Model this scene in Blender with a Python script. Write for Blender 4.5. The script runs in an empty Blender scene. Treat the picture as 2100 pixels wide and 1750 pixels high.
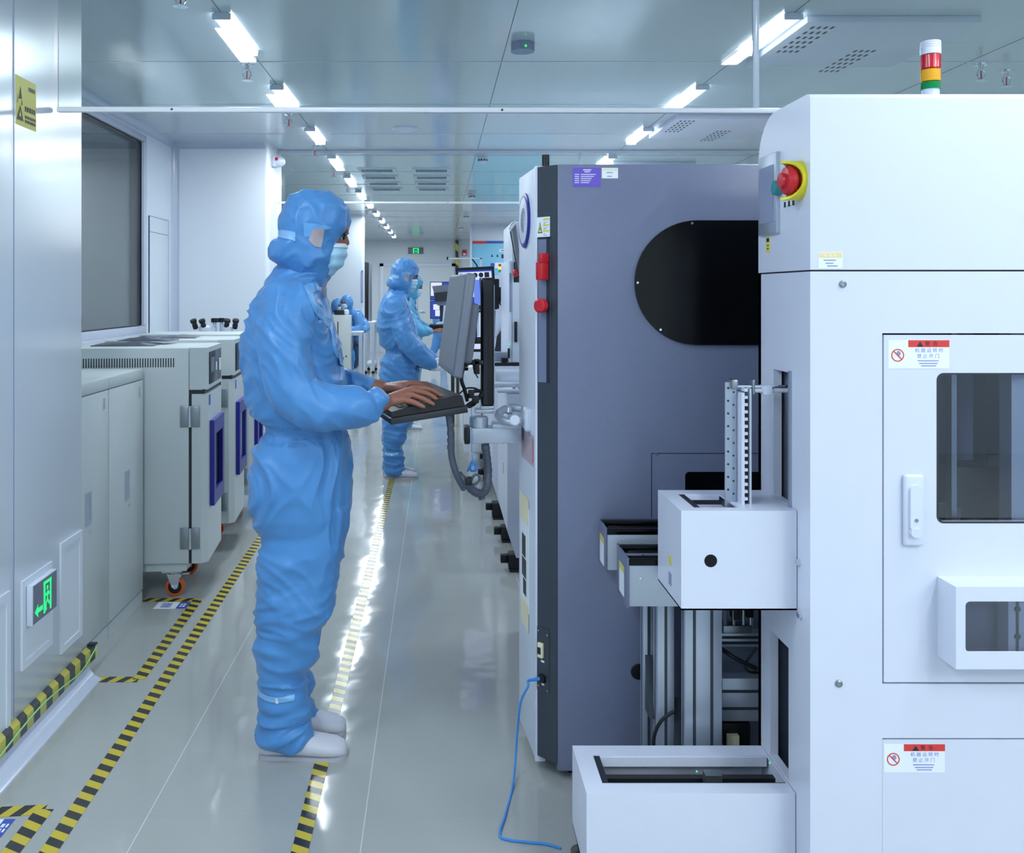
import bpy, bmesh, math, random
from mathutils import Vector, Matrix, noise

# ---------------------------------------------------------------- camera, world, exposure
SC = bpy.context.scene
COL = SC.collection
FPX, VX, VY, CAMZ, CEIL = 1850.0, 898.0, 602.0, 1.44, 2.75
cam_d = bpy.data.cameras.new('camera')
cam = bpy.data.objects.new('camera', cam_d)
COL.objects.link(cam)
cam.location = (0, 0, CAMZ)
cam.rotation_euler = (math.pi / 2, 0, 0)
cam_d.sensor_fit = 'HORIZONTAL'
cam_d.sensor_width = 36.0
cam_d.lens = 36.0 * FPX / 2100.0
cam_d.shift_x = (1050 - VX) / 2100.0
cam_d.shift_y = -(875 - VY) / 2100.0
cam_d.clip_start = 0.02
SC.camera = cam
world = bpy.data.worlds.new('world')
SC.world = world
world.use_nodes = True
world.node_tree.nodes['Background'].inputs[0].default_value = (0.55, 0.72, 1.0, 1)
world.node_tree.nodes['Background'].inputs[1].default_value = 0.05
SC.view_settings.view_transform = 'Standard'
SC.view_settings.look = 'None'
SC.view_settings.gamma = 1.0
SC.view_settings.use_curve_mapping = False
SC.view_settings.exposure = 1.68
LAMP = 2.2                       # glow of the batten diffusers
LAMP_W = 4.6                     # watts of the LED strip in each batten
LAMP_COL = (0.84, 0.93, 1.0)
try:
    SC.cycles.use_denoising = True
    SC.cycles.sample_clamp_indirect = 6.0
    SC.cycles.max_bounces = 8
    SC.cycles.diffuse_bounces = 4
    SC.cycles.transparent_max_bounces = 16
except Exception:
    pass

def X_(px, Y): return (px - VX) * Y / FPX
def Z_(py, Y): return CAMZ - (py - VY) * Y / FPX
def P_(px, py, Y): return Vector((X_(px, Y), Y, Z_(py, Y)))
def FY(py): return CAMZ * FPX / (py - VY)         # depth of a floor point
def PF(px, py):
    Y = FY(py); return Vector((X_(px, Y), Y, 0))

# ---------------------------------------------------------------- materials
def lin(c):
    if isinstance(c, str):
        c = c.lstrip('#'); c = [int(c[i:i+2], 16) / 255 for i in (0, 2, 4)]
    return tuple((v / 12.92 if v <= 0.04045 else ((v + 0.055) / 1.055) ** 2.4) for v in c)

def nodes_of(name):
    m = bpy.data.materials.new(name); m.use_nodes = True
    nt = m.node_tree
    return m, nt, nt.nodes['Principled BSDF']

def N(nt, kind, **kw):
    n = nt.nodes.new(kind)
    for k, v in kw.items():
        if k.startswith('i_'):
            n.inputs[k[2:].replace('_', ' ')].default_value = v
        else: setattr(n, k, v)
    return n

def mathn(nt, op, a, b=None, c=None):
    n = nt.nodes.new('ShaderNodeMath'); n.operation = op
    for i, v in enumerate((a, b, c)):
        if v is None: continue
        if isinstance(v, (int, float)): n.inputs[i].default_value = v
        else: nt.links.new(v, n.inputs[i])
    return n.outputs[0]

def mixc(nt, fac, a, b):
    n = nt.nodes.new('ShaderNodeMix'); n.data_type = 'RGBA'
    for i, v in ((0, fac), (6, a), (7, b)):
        if isinstance(v, (int, float)): n.inputs[i].default_value = v
        elif isinstance(v, tuple): n.inputs[i].default_value = (*v[:3], 1)
        else: nt.links.new(v, n.inputs[i])
    return n.outputs[2]

def mat(name, col, rough=0.4, metal=0.0, spec=0.5, var=0.06, scale=14.0, bump=0.0, coat=0.0, bscale=None, stretch=None):
    m, nt, b = nodes_of(name)
    c = lin(col)
    tc = N(nt, 'ShaderNodeTexCoord')
    src = tc.outputs['Object']
    if stretch:
        mp = N(nt, 'ShaderNodeMapping'); mp.inputs['Scale'].default_value = stretch
        nt.links.new(src, mp.inputs[0]); src = mp.outputs[0]
    nz = N(nt, 'ShaderNodeTexNoise', i_Scale=scale, i_Detail=4.0)
    nt.links.new(src, nz.inputs['Vector'])
    lo = tuple(max(0, v * (1 - var)) for v in c); hi = tuple(min(1, v * (1 + var)) for v in c)
    nt.links.new(mixc(nt, nz.outputs[0], lo, hi), b.inputs['Base Color'])
    r = mathn(nt, 'MULTIPLY_ADD', nz.outputs[0], 0.12 * rough, rough * 0.94)
    nt.links.new(r, b.inputs['Roughness'])
    b.inputs['Metallic'].default_value = metal
    b.inputs['Specular IOR Level'].default_value = spec
    b.inputs['Coat Weight'].default_value = coat
    if bump:
        n2 = N(nt, 'ShaderNodeTexNoise', i_Scale=bscale or scale * 6, i_Detail=3.0)
        nt.links.new(src, n2.inputs['Vector'])
        bp = N(nt, 'ShaderNodeBump', i_Strength=bump, i_Distance=0.01)
        nt.links.new(n2.outputs[0], bp.inputs['Height'])
        nt.links.new(bp.outputs[0], b.inputs['Normal'])
    return m

def emat(name, col, strength):
    m, nt, b = nodes_of(name)
    c = lin(col) if isinstance(col, str) else col
    b.inputs['Base Color'].default_value = (*c, 1)
    b.inputs['Emission Color'].default_value = (*c, 1)
    b.inputs['Emission Strength'].default_value = strength
    return m

def glass(name, tint=(1, 1, 1), refl=1.0, rough=0.02):
    m = bpy.data.materials.new(name); m.use_nodes = True
    nt = m.node_tree
    nt.nodes.remove(nt.nodes['Principled BSDF'])
    out = nt.nodes['Material Output']
    fr = N(nt, 'ShaderNodeFresnel', i_IOR=1.5)
    f = mathn(nt, 'MULTIPLY', fr.outputs[0], refl)
    tr = N(nt, 'ShaderNodeBsdfTransparent'); tr.inputs[0].default_value = (*tint, 1)
    gl = N(nt, 'ShaderNodeBsdfGlossy', i_Roughness=rough)
    mx = N(nt, 'ShaderNodeMixShader')
    nt.links.new(f, mx.inputs[0]); nt.links.new(tr.outputs[0], mx.inputs[1]); nt.links.new(gl.outputs[0], mx.inputs[2])
    nt.links.new(mx.outputs[0], out.inputs[0])
    return m

M = {}
M['white'] = mat('white_enamel', '#d8deee', 0.34, var=0.02)
M['white2'] = mat('white_painted_metal', '#d8e1f0', 0.42, var=0.02)
M['cab'] = mat('pale_grey_green_enamel', '#cbd5d6', 0.34, var=0.02)
M['wall'] = mat('wall_panel_coated_steel', '#dbe4ee', 0.24, var=0.015, scale=3, bump=0.02, bscale=2.0)
M['wallw'] = mat('wall_panel_lit_copy', '#eaf0f8', 0.3, var=0.012, scale=3)  # wall panel colour raised so bay and window room look better lit
M['wallm'] = mat('wall_panel_matt', '#d3dce3', 0.4, var=0.015, scale=3)
M['alu'] = mat('brushed_aluminium', '#c3ccd9', 0.38, metal=0.6, var=0.05)
M['alud'] = mat('dull_aluminium', '#a5b0c0', 0.45, metal=0.6, var=0.05)
M['chrome'] = mat('chrome', '#dfe4ea', 0.12, metal=1.0, var=0.02)
M['steel'] = mat('satin_steel', '#9aa2a8', 0.35, metal=0.9)
M['black'] = mat('black_plastic', '#0e1015', 0.45, var=0.1)
M['blackg'] = mat('black_gloss', '#020305', 0.2, var=0.1, spec=0.3)
M['dgrey'] = mat('dark_grey_plastic', '#292d35', 0.5, var=0.08)
M['mgrey'] = mat('mid_grey_plastic', '#717886', 0.4, var=0.05)
M['screen'] = mat('screen_glass_painted_glare', '#6f7883', 0.40, var=0.05, spec=0.6)  # grey lifted to paint the glare on the monitor face
M['slate'] = mat('slate_grey_textured_paint', '#747c98', 0.32, var=0.05, scale=60, bump=0.02, bscale=900, spec=0.6)
M['slated'] = mat('dark_slate_paint', '#3a424d', 0.34, var=0.05, scale=40)
M['red'] = mat('red_plastic', '#c8202c', 0.35)
M['yellow'] = mat('yellow_plastic', '#e8dd2a', 0.4)
M['teal'] = mat('teal_plastic', '#1b8f93', 0.35)
M['orange'] = mat('orange_polyurethane', '#e0621c', 0.4)
M['navy'] = mat('deep_blue_plastic', '#1c1f8c', 0.35)
M['paper'] = mat('label_white', '#eef4fb', 0.5, var=0.01)
M['labely'] = mat('label_yellow', '#e0d86a', 0.45, var=0.02)
M['labelc'] = mat('label_cream', '#ece6c4', 0.5, var=0.02)
M['labelr'] = mat('label_red', '#dc3a34', 0.45, var=0.02)
M['labelp'] = mat('label_purple', '#6a55c8', 0.45, var=0.02)
M['labelb'] = mat('label_blue', '#3a55b4', 0.45, var=0.02)
M['labelg'] = mat('label_grey_ink', '#8d98b8', 0.5, var=0.02)
M['ink'] = mat('dark_ink', '#222833', 0.5, var=0.02)
M['inkb'] = mat('blue_ink', '#7f8ad0', 0.5, var=0.02)
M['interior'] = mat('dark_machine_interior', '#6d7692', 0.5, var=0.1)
M['cable'] = mat('black_cable', '#14161b', 0.5)
M['bluecable'] = mat('blue_network_cable', '#3f8fe0', 0.4)
M['greencable'] = mat('yellow_green_wire', '#8fd08a', 0.4)
M['hose'] = mat('grey_corrugated_hose', '#4c5463', 0.4)
M['skin'] = mat('skin', '#93604f', 0.5, var=0.08, scale=40, bump=0.03)
M['mask'] = mat('mask_light_blue', '#a9d8ee', 0.6, var=0.04)
M['maskw'] = mat('mask_white_edge', '#e2edf4', 0.6, var=0.02)
M['glove'] = mat('white_cotton_glove', '#dfe5ea', 0.7)
M['shoe'] = mat('white_canvas_shoe', '#cdd0da', 0.6, var=0.05, bump=0.05)
M['sole'] = mat('grey_rubber_sole', '#b4b5c2', 0.6)
M['hair'] = mat('black_hair', '#15120f', 0.5)
M['eye'] = mat('eye_white', '#d8d8d4', 0.3)
M['vinyl'] = mat('skirting_vinyl', '#c2cadb', 0.2, var=0.03)
M['bag'] = mat('antistatic_bag', '#6d7280', 0.22, metal=0.5, var=0.25, scale=25)
M['glass'] = glass('clear_glass', (0.93, 0.975, 0.97))
M['glassw'] = glass('window_glass', (0.95, 0.985, 0.975), 0.9)
M['glassd'] = glass('tinted_glass', (0.84, 0.87, 0.93), 1.3)
M['lamp'] = emat('led_diffuser', LAMP_COL, LAMP)
M['exitg'] = emat('exit_green_glow', '#2be07f', 0.27)
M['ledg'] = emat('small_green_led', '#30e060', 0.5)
M['leda'] = emat('amber_lamp_lit', '#ff9a20', 1.0)

def stripes(name, period, skew, cols, rough=0.35, axis=0):
    m, nt, b = nodes_of(name)
    tc = N(nt, 'ShaderNodeTexCoord')
    sp = N(nt, 'ShaderNodeSeparateXYZ'); nt.links.new(tc.outputs['Object'], sp.inputs[0])
    a = sp.outputs[axis]; o = sp.outputs[1 if axis == 0 else 0]
    v = mathn(nt, 'MULTIPLY_ADD', o, skew, a)
    v = mathn(nt, 'FRACT', mathn(nt, 'DIVIDE', v, period))
    f = mathn(nt, 'GREATER_THAN', v, 0.5)
    nz = N(nt, 'ShaderNodeTexNoise', i_Scale=9.0, i_Detail=5.0)
    nt.links.new(tc.outputs['Object'], nz.inputs['Vector'])
    c = mixc(nt, f, lin(cols[0]), lin(cols[1]))
    c = mixc(nt, mathn(nt, 'MULTIPLY', nz.outputs[0], 0.12), c, lin('#9a9a90'))
    nt.links.new(c, b.inputs['Base Color'])
    nt.links.new(mathn(nt, 'MULTIPLY_ADD', nz.outputs[0], 0.2, rough - 0.1), b.inputs['Roughness'])
    return m
M['hazard'] = stripes('hazard_tape', 0.062, -0.5, ('#cdb82c', '#1b1e25'), 0.24)
M['hazardv'] = stripes('hazard_tape_slanted', 0.085, 0.9, ('#c9bf45', '#2a2e35'))

def floor_mat():
    m, nt, b = nodes_of('glossy_vinyl_tiles')
    tc = N(nt, 'ShaderNodeTexCoord')
    sp = N(nt, 'ShaderNodeSeparateXYZ'); nt.links.new(tc.outputs['Object'], sp.inputs[0])
    def line(s, off, w):
        v = mathn(nt, 'FRACT', mathn(nt, 'DIVIDE', mathn(nt, 'ADD', s, 60 - off), 0.6))
        return mathn(nt, 'LESS_THAN', mathn(nt, 'ABSOLUTE', mathn(nt, 'SUBTRACT', v, 0.5)), w)
    lx = line(sp.outputs[0], -0.2 + 0.3, 0.0023); ly = line(sp.outputs[1], 3.085 + 0.3, 0.0028)
    n1 = N(nt, 'ShaderNodeTexNoise', i_Scale=1.3, i_Detail=5.0); nt.links.new(tc.outputs['Object'], n1.inputs['Vector'])
    n2 = N(nt, 'ShaderNodeTexNoise', i_Scale=160.0, i_Detail=2.0); nt.links.new(tc.outputs['Object'], n2.inputs['Vector'])
    base = mixc(nt, n1.outputs[0], lin('#a3a8a6'), lin('#b1b5b3'))
    base = mixc(nt, mathn(nt, 'MULTIPLY', n2.outputs[0], 0.25), base, lin('#929795'))
    base = mixc(nt, mathn(nt, 'MULTIPLY', lx, 0.5), base, lin('#eef2f4'))
    base = mixc(nt, mathn(nt, 'MULTIPLY', ly, 0.22), base, lin('#8c989c'))
    nt.links.new(base, b.inputs['Base Color'])
    n3 = N(nt, 'ShaderNodeTexNoise', i_Scale=0.8, i_Detail=3.0); nt.links.new(tc.outputs['Object'], n3.inputs['Vector'])
    nt.links.new(mathn(nt, 'MULTIPLY_ADD', n3.outputs[0], 0.07, 0.05), b.inputs['Roughness'])
    n4 = N(nt, 'ShaderNodeTexNoise', i_Scale=5.0, i_Detail=2.0); nt.links.new(tc.outputs['Object'], n4.inputs['Vector'])
    bp = N(nt, 'ShaderNodeBump', i_Strength=0.22, i_Distance=0.01); nt.links.new(n4.outputs[0], bp.inputs['Height'])
    nt.links.new(bp.outputs[0], b.inputs['Normal'])
    b.inputs['Specular IOR Level'].default_value = 0.45
    return m
M['floor'] = floor_mat()

def ceil_mat():
    m, nt, b = nodes_of('glossy_ceiling_panel')
    tc = N(nt, 'ShaderNodeTexCoord')
    mp = N(nt, 'ShaderNodeMapping'); mp.inputs['Scale'].default_value = (7.0, 0.35, 1)
    nt.links.new(tc.outputs['Object'], mp.inputs[0])
    nz = N(nt, 'ShaderNodeTexNoise', i_Scale=1.0, i_Detail=3.0); nt.links.new(mp.outputs[0], nz.inputs['Vector'])
    nt.links.new(mixc(nt, nz.outputs[0], lin('#c6d1d8'), lin('#d0dbe2')), b.inputs['Base Color'])
    bp = N(nt, 'ShaderNodeBump', i_Strength=0.06, i_Distance=0.01); nt.links.new(nz.outputs[0], bp.inputs['Height'])
    nt.links.new(bp.outputs[0], b.inputs['Normal'])
    b.inputs['Roughness'].default_value = 0.14
    b.inputs['Specular IOR Level'].default_value = 0.7
    return m
M['ceil'] = ceil_mat()

def cloth_mat(name, col, col2):
    m, nt, b = nodes_of(name)
    tc = N(nt, 'ShaderNodeTexCoord')
    sp = N(nt, 'ShaderNodeSeparateXYZ'); nt.links.new(tc.outputs['Object'], sp.inputs[0])
    def grid(s):
        v = mathn(nt, 'FRACT', mathn(nt, 'DIVIDE', s, 0.005))
        return mathn(nt, 'LESS_THAN', v, 0.18)
    g = mathn(nt, 'MAXIMUM', grid(sp.outputs[0]), grid(sp.outputs[2]))
    nz = N(nt, 'ShaderNodeTexNoise', i_Scale=6.0, i_Detail=4.0); nt.links.new(tc.outputs['Object'], nz.inputs['Vector'])
    c = mixc(nt, nz.outputs[0], lin(col), lin(col2))
    c = mixc(nt, mathn(nt, 'MULTIPLY', g, 0.12), c, lin('#2f6fb4'))
    nt.links.new(c, b.inputs['Base Color'])
    n2 = N(nt, 'ShaderNodeTexNoise', i_Scale=500.0, i_Detail=2.0); nt.links.new(tc.outputs['Object'], n2.inputs['Vector'])
    bp = N(nt, 'ShaderNodeBump', i_Strength=0.08, i_Distance=0.002); nt.links.new(n2.outputs[0], bp.inputs['Height'])
    nt.links.new(bp.outputs[0], b.inputs['Normal'])
    b.inputs['Roughness'].default_value = 0.42
    b.inputs['Specular IOR Level'].default_value = 0.45
    b.inputs['Sheen Weight'].default_value = 0.15
    return m
M['cloth'] = cloth_mat('blue_cleanroom_fabric', '#4486c6', '#5796d4')
M['clothb'] = cloth_mat('pale_blue_band', '#86bdee', '#92c6f2')
M['clotht'] = cloth_mat('teal_blue_fabric', '#4a9cc8', '#58a8d2')
M['clothd'] = cloth_mat('dark_blue_trousers', '#2f5578', '#3a6288')

# ---------------------------------------------------------------- mesh builder
class MB:
    def __init__(s, m=None):
        s.bm = bmesh.new(); s.mats = []; s.cur = 0
        if m: s.use(m)
    def use(s, m):
        if isinstance(m, str): m = M[m]
        if m not in s.mats: s.mats.append(m)
        s.cur = s.mats.index(m); return s
    def face(s, vs):
        try:
            f = s.bm.faces.new(vs); f.material_index = s.cur; return f
        except ValueError: return None
    def poly(s, cos):
        return s.face([s.bm.verts.new(c) for c in cos])
    def merge(s, tb, mtx=None):
        mp = {}
        for v in tb.verts: mp[v] = s.bm.verts.new(mtx @ v.co if mtx else v.co)
        for f in tb.faces: s.face([mp[v] for v in f.verts])
        tb.free()
    def box(s, x0, x1, y0, y1, z0, z1, bev=0.0, seg=2, mtx=None):
        tb = bmesh.new(); bmesh.ops.create_cube(tb, size=1)
        for v in tb.verts:
            v.co = Vector(((x0+x1)/2 + v.co.x*(x1-x0), (y0+y1)/2 + v.co.y*(y1-y0), (z0+z1)/2 + v.co.z*(z1-z0)))
        if bev:
            bev = min(bev, 0.49*min(abs(x1-x0), abs(y1-y0), abs(z1-z0)))
            bmesh.ops.bevel(tb, geom=list(tb.edges), offset=bev, segments=seg, profile=0.5, affect='EDGES')
        s.merge(tb, mtx); return s
    def rings(s, rings, cap=True, close=False):
        vr = [[s.bm.verts.new(c) for c in r] for r in rings]
        n = len(vr[0]); L = len(vr)
        for i in range(L if close else L-1):
            a, b = vr[i], vr[(i+1) % L]
            for j in range(n): s.face([a[j], a[(j+1) % n], b[(j+1) % n], b[j]])
        if cap and not close:
            s.face(list(reversed(vr[0]))); s.face(vr[-1])
        return s
    def cyl(s, p0, p1, r0, r1=None, seg=20, cap=True):
        p0, p1 = Vector(p0), Vector(p1); r1 = r0 if r1 is None else r1
        d = (p1-p0).normalized(); u = d.orthogonal().normalized(); w = d.cross(u)
        mk = lambda p, r: [p + u*(r*math.cos(2*math.pi*k/seg)) + w*(r*math.sin(2*math.pi*k/seg)) for k in range(seg)]
        s.rings([mk(p0, r0), mk(p1, r1)], cap); return s
    def lathe(s, prof, base, axis=(0, 0, 1), seg=24):
        base = Vector(base); d = Vector(axis).normalized(); u = d.orthogonal().normalized(); w = d.cross(u)
        s.rings([[base + d*h + u*(max(r, 1e-4)*math.cos(2*math.pi*k/seg)) + w*(max(r, 1e-4)*math.sin(2*math.pi*k/seg)) for k in range(seg)] for r, h in prof]); return s
    def tube(s, pts, r, seg=10, sub=6, cap=True):
        pts = smooth_path([Vector(p) for p in pts], sub) if sub else [Vector(p) for p in pts]
        n = len(pts); rr = []
        u = None
        for i, p in enumerate(pts):
            d = (pts[min(i+1, n-1)] - pts[max(i-1, 0)]).normalized()
            u = d.orthogonal().normalized() if u is None else (u - d*u.dot(d)).normalized()
            w = d.cross(u)
            ri = r(i/(n-1)) if callable(r) else r
            rr.append([p + u*(ri*math.cos(2*math.pi*k/seg)) + w*(ri*math.sin(2*math.pi*k/seg)) for k in range(seg)])
        s.rings(rr, cap); return s
    def prism(s, pts, axis, a0, a1, mtx=None):
        # polygon in the plane across axis ('x': pts=(y,z); 'y': (x,z); 'z': (x,y)) pushed from a0 to a1
        f = {'x': lambda p, a: Vector((a, p[0], p[1])), 'y': lambda p, a: Vector((p[0], a, p[1])), 'z': lambda p, a: Vector((p[0], p[1], a))}[axis]
        A = [f(p, a0) for p in pts]; B = [f(p, a1) for p in pts]
        if mtx: A = [mtx @ v for v in A]; B = [mtx @ v for v in B]
        s.rings([A, B]); return s
    def sphere(s, c, r, seg=20, rg=12, mtx=None):
        tb = bmesh.new(); bmesh.ops.create_uvsphere(tb, u_segments=seg, v_segments=rg, radius=1)
        r = (r, r, r) if isinstance(r, (int, float)) else r
        for v in tb.verts: v.co = Vector((c[0]+v.co.x*r[0], c[1]+v.co.y*r[1], c[2]+v.co.z*r[2]))
        s.merge(tb, mtx); return s
    def frame(s, outer, inner, axis, a0, a1, flip=False):
        # plate with a hole: outer and inner loops with equal counts in the plane across axis
        f = {'x': lambda p, a: Vector((a, p[0], p[1])), 'y': lambda p, a: Vector((p[0], a, p[1])), 'z': lambda p, a: Vector((p[0], p[1], a))}[axis]
        L = [[f(p, a0) for p in outer], [f(p, a1) for p in outer], [f(p, a1) for p in inner], [f(p, a0) for p in inner]]
        s.rings(L, False, True); return s
    def text(s, body, size, mtx, align='CENTER', depth=0.0):
        cu = bpy.data.curves.new('t', 'FONT'); cu.body = body; cu.size = size; cu.align_x = align; cu.align_y = 'CENTER'
        cu.resolution_u = 3; cu.extrude = depth
        o = bpy.data.objects.new('t', cu)
        try:
            me = o.to_mesh()
            vs = [s.bm.verts.new(mtx @ v.co) for v in me.vertices]
            for p in me.polygons: s.face([vs[i] for i in p.vertices])
            o.to_mesh_clear()
        except Exception: pass
        bpy.data.objects.remove(o); bpy.data.curves.remove(cu); return s
    def build(s, name, parent=None, local=False, angle=32, flat=False):
        bm = s.bm
        bmesh.ops.recalc_face_normals(bm, faces=list(bm.faces))
        if parent is not None and not local:
            bm.transform(WM[parent.name].inverted())
        ca = math.radians(angle)
        for f in bm.faces: f.smooth = not flat
        for e in bm.edges:
            if len(e.link_faces) == 2:
                if e.calc_face_angle(0) > ca: e.smooth = False
        me = bpy.data.meshes.new(name); bm.to_mesh(me); bm.free()
        for m in s.mats: me.materials.append(m)
        o = bpy.data.objects.new(name, me); COL.objects.link(o)
        if parent is not None: o.parent = parent; WM[o.name] = WM[parent.name]
        else: WM[o.name] = Matrix.Identity(4)
        return o

WM = {}
def smooth_path(p, sub):
    if len(p) < 3: return p
    out = []
    for i in range(len(p)-1):
        a, b, c, d = p[max(i-1, 0)], p[i], p[i+1], p[min(i+2, len(p)-1)]
        for k in range(sub):
            t = k/sub
            out.append(0.5*((2*b) + (c-a)*t + (2*a-5*b+4*c-d)*t*t + (3*b-a-3*c+d)*t**3))
    out.append(p[-1]); return out

def tag(o, label=None, cat=None, group=None, kind=None):
    if label: o['label'] = label
    if cat: o['category'] = cat
    if group: o['group'] = group
    if kind: o['kind'] = kind
    return o
def thing(name, label, cat, loc=(0, 0, 0), rotz=0.0, group=None):
    o = bpy.data.objects.new(name, None); COL.objects.link(o)
    o.empty_display_size = 0.05
    o.location = loc; o.rotation_euler = (0, 0, rotz)
    WM[o.name] = Matrix.Translation(Vector(loc)) @ Matrix.Rotation(rotz, 4, 'Z')
    return tag(o, label, cat, group)
def struct(name, mb, **kw):
    return tag(mb.build(name, **kw), kind='structure')
def dup(root, loc, rotz=None, label=None, group=None):
    r = root.copy(); COL.objects.link(r); r.location = loc
    if rotz is not None: r.rotation_euler = (0, 0, rotz)
    if label: r['label'] = label
    if group: r['group'] = group
    WM[r.name] = Matrix.Translation(Vector(loc)) @ Matrix.Rotation(r.rotation_euler[2], 4, 'Z')
    for ch in list(root.children):
        c = ch.copy(); COL.objects.link(c); c.parent = r; WM[c.name] = WM[r.name]
        for g in ch.children:
            d = g.copy(); COL.objects.link(d); d.parent = c; WM[d.name] = WM[r.name]
    return r
def rrect(x0, x1, z0, z1, r, n=6):
    out = []
    for cx, cz, a in ((x1-r, z1-r, 0), (x0+r, z1-r, 90), (x0+r, z0+r, 180), (x1-r, z0+r, 270)):
        for k in range(n+1):
            t = math.radians(a + 90*k/n); out.append((cx + r*math.cos(t), cz + r*math.sin(t)))
    return out
def rect_like(x0, x1, z0, z1, n=6):
    # square-cornered loop with the same count and order as rrect
    out = []
    for cx, cz in ((x1, z1), (x0, z1), (x0, z0), (x1, z0)):
        out += [(cx, cz)]*(n+1)
    # spread the repeats a hair so that no two corners coincide
    e = 1e-4; res = []
    sg = ((1, 1), (-1, 1), (-1, -1), (1, -1))
    for q in range(4):
        for k in range(n+1):
            t = math.radians(90*q + 90*k/n)
            c = out[q*(n+1)+k]
            res.append((c[0] - e*sg[q][0] + e*math.cos(t), c[1] - e*sg[q][1] + e*math.sin(t)))
    return res
ORD = ['nearest', 'second nearest', 'third nearest', 'fourth nearest', 'fifth nearest', 'sixth nearest', 'seventh nearest', 'eighth nearest', 'ninth nearest', 'tenth nearest', 'eleventh nearest', 'twelfth nearest']

M['hazardz'] = stripes('hazard_tape_vertical', 0.34, 0.8, ('#cfbf45', '#20242b'), axis=2)
M['boardb'] = mat('notice_board_blue', '#7fc4e4', 0.3, var=0.03)
# ================================================================ the setting
YF = 22.2
XL, XR, YB = -2.30, 6.0, -4.0
mb = MB('floor'); mb.box(-5, XR, YB, YF+0.1, -0.08, 0); struct('floor', mb)
mb = MB('ceil'); mb.box(-5, XR, YB, YF+0.1, CEIL, CEIL+0.08); struct('ceiling', mb)
mb = MB('wallm'); mb.box(-5, XR, YF, YF+0.1, 0, CEIL); struct('wall_far', mb)
mb = MB('wallm'); mb.box(-5, XR, YB-0.1, YB, 0, CEIL); struct('wall_back', mb)
mb = MB('wallm'); mb.box(XR, XR+0.1, YB, YF, 0, CEIL); struct('wall_right', mb)
# near partition on the left, ends at Y=3.37
XN, YN = -1.33, 3.37
mb = MB('wall'); mb.box(XN-0.09, XN, YB, YN, 0, CEIL, 0.004); struct('wall_near_left', mb)
mb = MB('wallm'); mb.box(XL-0.1, XN-0.09, YN-0.12, YN-0.07, 0, CEIL); struct('wall_bay_end', mb)
# bay wall with the window opening
W0, W1, WZ0, WZ1 = 4.35, 7.0, 1.19, 2.62
mb = MB('wall')
mb.box(XL-0.1, XL, YN-0.1, W0, 0, CEIL); mb.box(XL-0.1, XL, W1, 7.93, 0, CEIL)
mb.box(XL-0.1, XL, W0, W1, 0, WZ0); mb.box(XL-0.1, XL, W0, W1, WZ1, CEIL)
struct('wall_left', mb)
# wall across the end of the bay, with its rounded corner post
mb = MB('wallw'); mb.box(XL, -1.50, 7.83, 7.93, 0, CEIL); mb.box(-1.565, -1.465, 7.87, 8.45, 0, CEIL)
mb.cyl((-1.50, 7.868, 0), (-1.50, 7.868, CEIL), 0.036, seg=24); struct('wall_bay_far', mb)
mb = MB('wall'); mb.box(-5, -1.27, 15.0, 15.1, 0, CEIL); mb.cyl((-1.27, 15.05, 0), (-1.27, 15.05, CEIL), 0.05, seg=20)
struct('wall_far_left', mb)
mb = MB('wallm'); mb.box(-5.1, -5, YB, YF, 0, CEIL); struct('wall_outer_left', mb)
# the room seen through the window
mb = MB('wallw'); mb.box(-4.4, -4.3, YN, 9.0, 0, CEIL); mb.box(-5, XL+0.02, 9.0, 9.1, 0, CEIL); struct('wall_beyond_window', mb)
# rounded covings
def cove(name, pts):
    mb = MB('vinyl'); mb.prism(*pts); struct(name, mb)
qr = 0.055
arc = lambda cx, cz, a0, a1, r, n=8: [(cx + r*math.cos(math.radians(a0+(a1-a0)*k/n)), cz + r*math.sin(math.radians(a0+(a1-a0)*k/n))) for k in range(n+1)]
cove('trim_1', ([(XL, CEIL), (XL, CEIL-qr)] + arc(XL+qr, CEIL-qr, 180, 90, qr)[1:], 'y', YN, 7.83))
cove('trim_2', ([(7.83, CEIL), (7.83, CEIL-qr)] + arc(7.83-qr, CEIL-qr, 0, 90, qr)[1:], 'x', XL, -1.50))
mb = MB('vinyl'); mb.prism([(XL, 7.83), (XL+qr, 7.83)] + arc(XL+qr, 7.83-qr, 90, 180, qr)[1:], 'z', 0, CEIL); struct('trim_3', mb)
# skirting: a ledge that curves into the floor along the near partition
mb = MB('vinyl'); mb.prism([(XN, 0), (XN, 0.052), (XN+0.022, 0.050), (XN+0.034, 0.032), (XN+0.048, 0.014), (XN+0.072, 0.004), (XN+0.074, 0)], 'y', YB, YN)
struct('baseboard_near_left', mb)
mb = MB('vinyl'); mb.box(XL, XL+0.02, YN, 7.83, 0, 0.09); struct('baseboard_left', mb)
# ceiling joint strips
n = 4
for k in range(-7, 15):
    y = 5.097 + 1.15*k
    if abs(y - 3.18) < 0.2 or y > 21.9: continue
    mb = MB('white'); mb.box(XN if y < YN else -4.9, XR, y-0.006, y+0.006, CEIL-0.003, CEIL+0.002)
    struct('trim_%d' % n, mb); n += 1
for x in (-1.01, 0.36, 1.66, 3.0):
    mb = MB('dgrey'); mb.box(x-0.0016, x+0.0016, YB, YF, CEIL-0.0012, CEIL+0.002); struct('trim_%d' % n, mb); n += 1
mb = MB('labelg'); mb.box(XN, XN+0.0012, 2.826, 2.830, 0.11, CEIL); struct('trim_%d' % n, mb); n += 1
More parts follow.
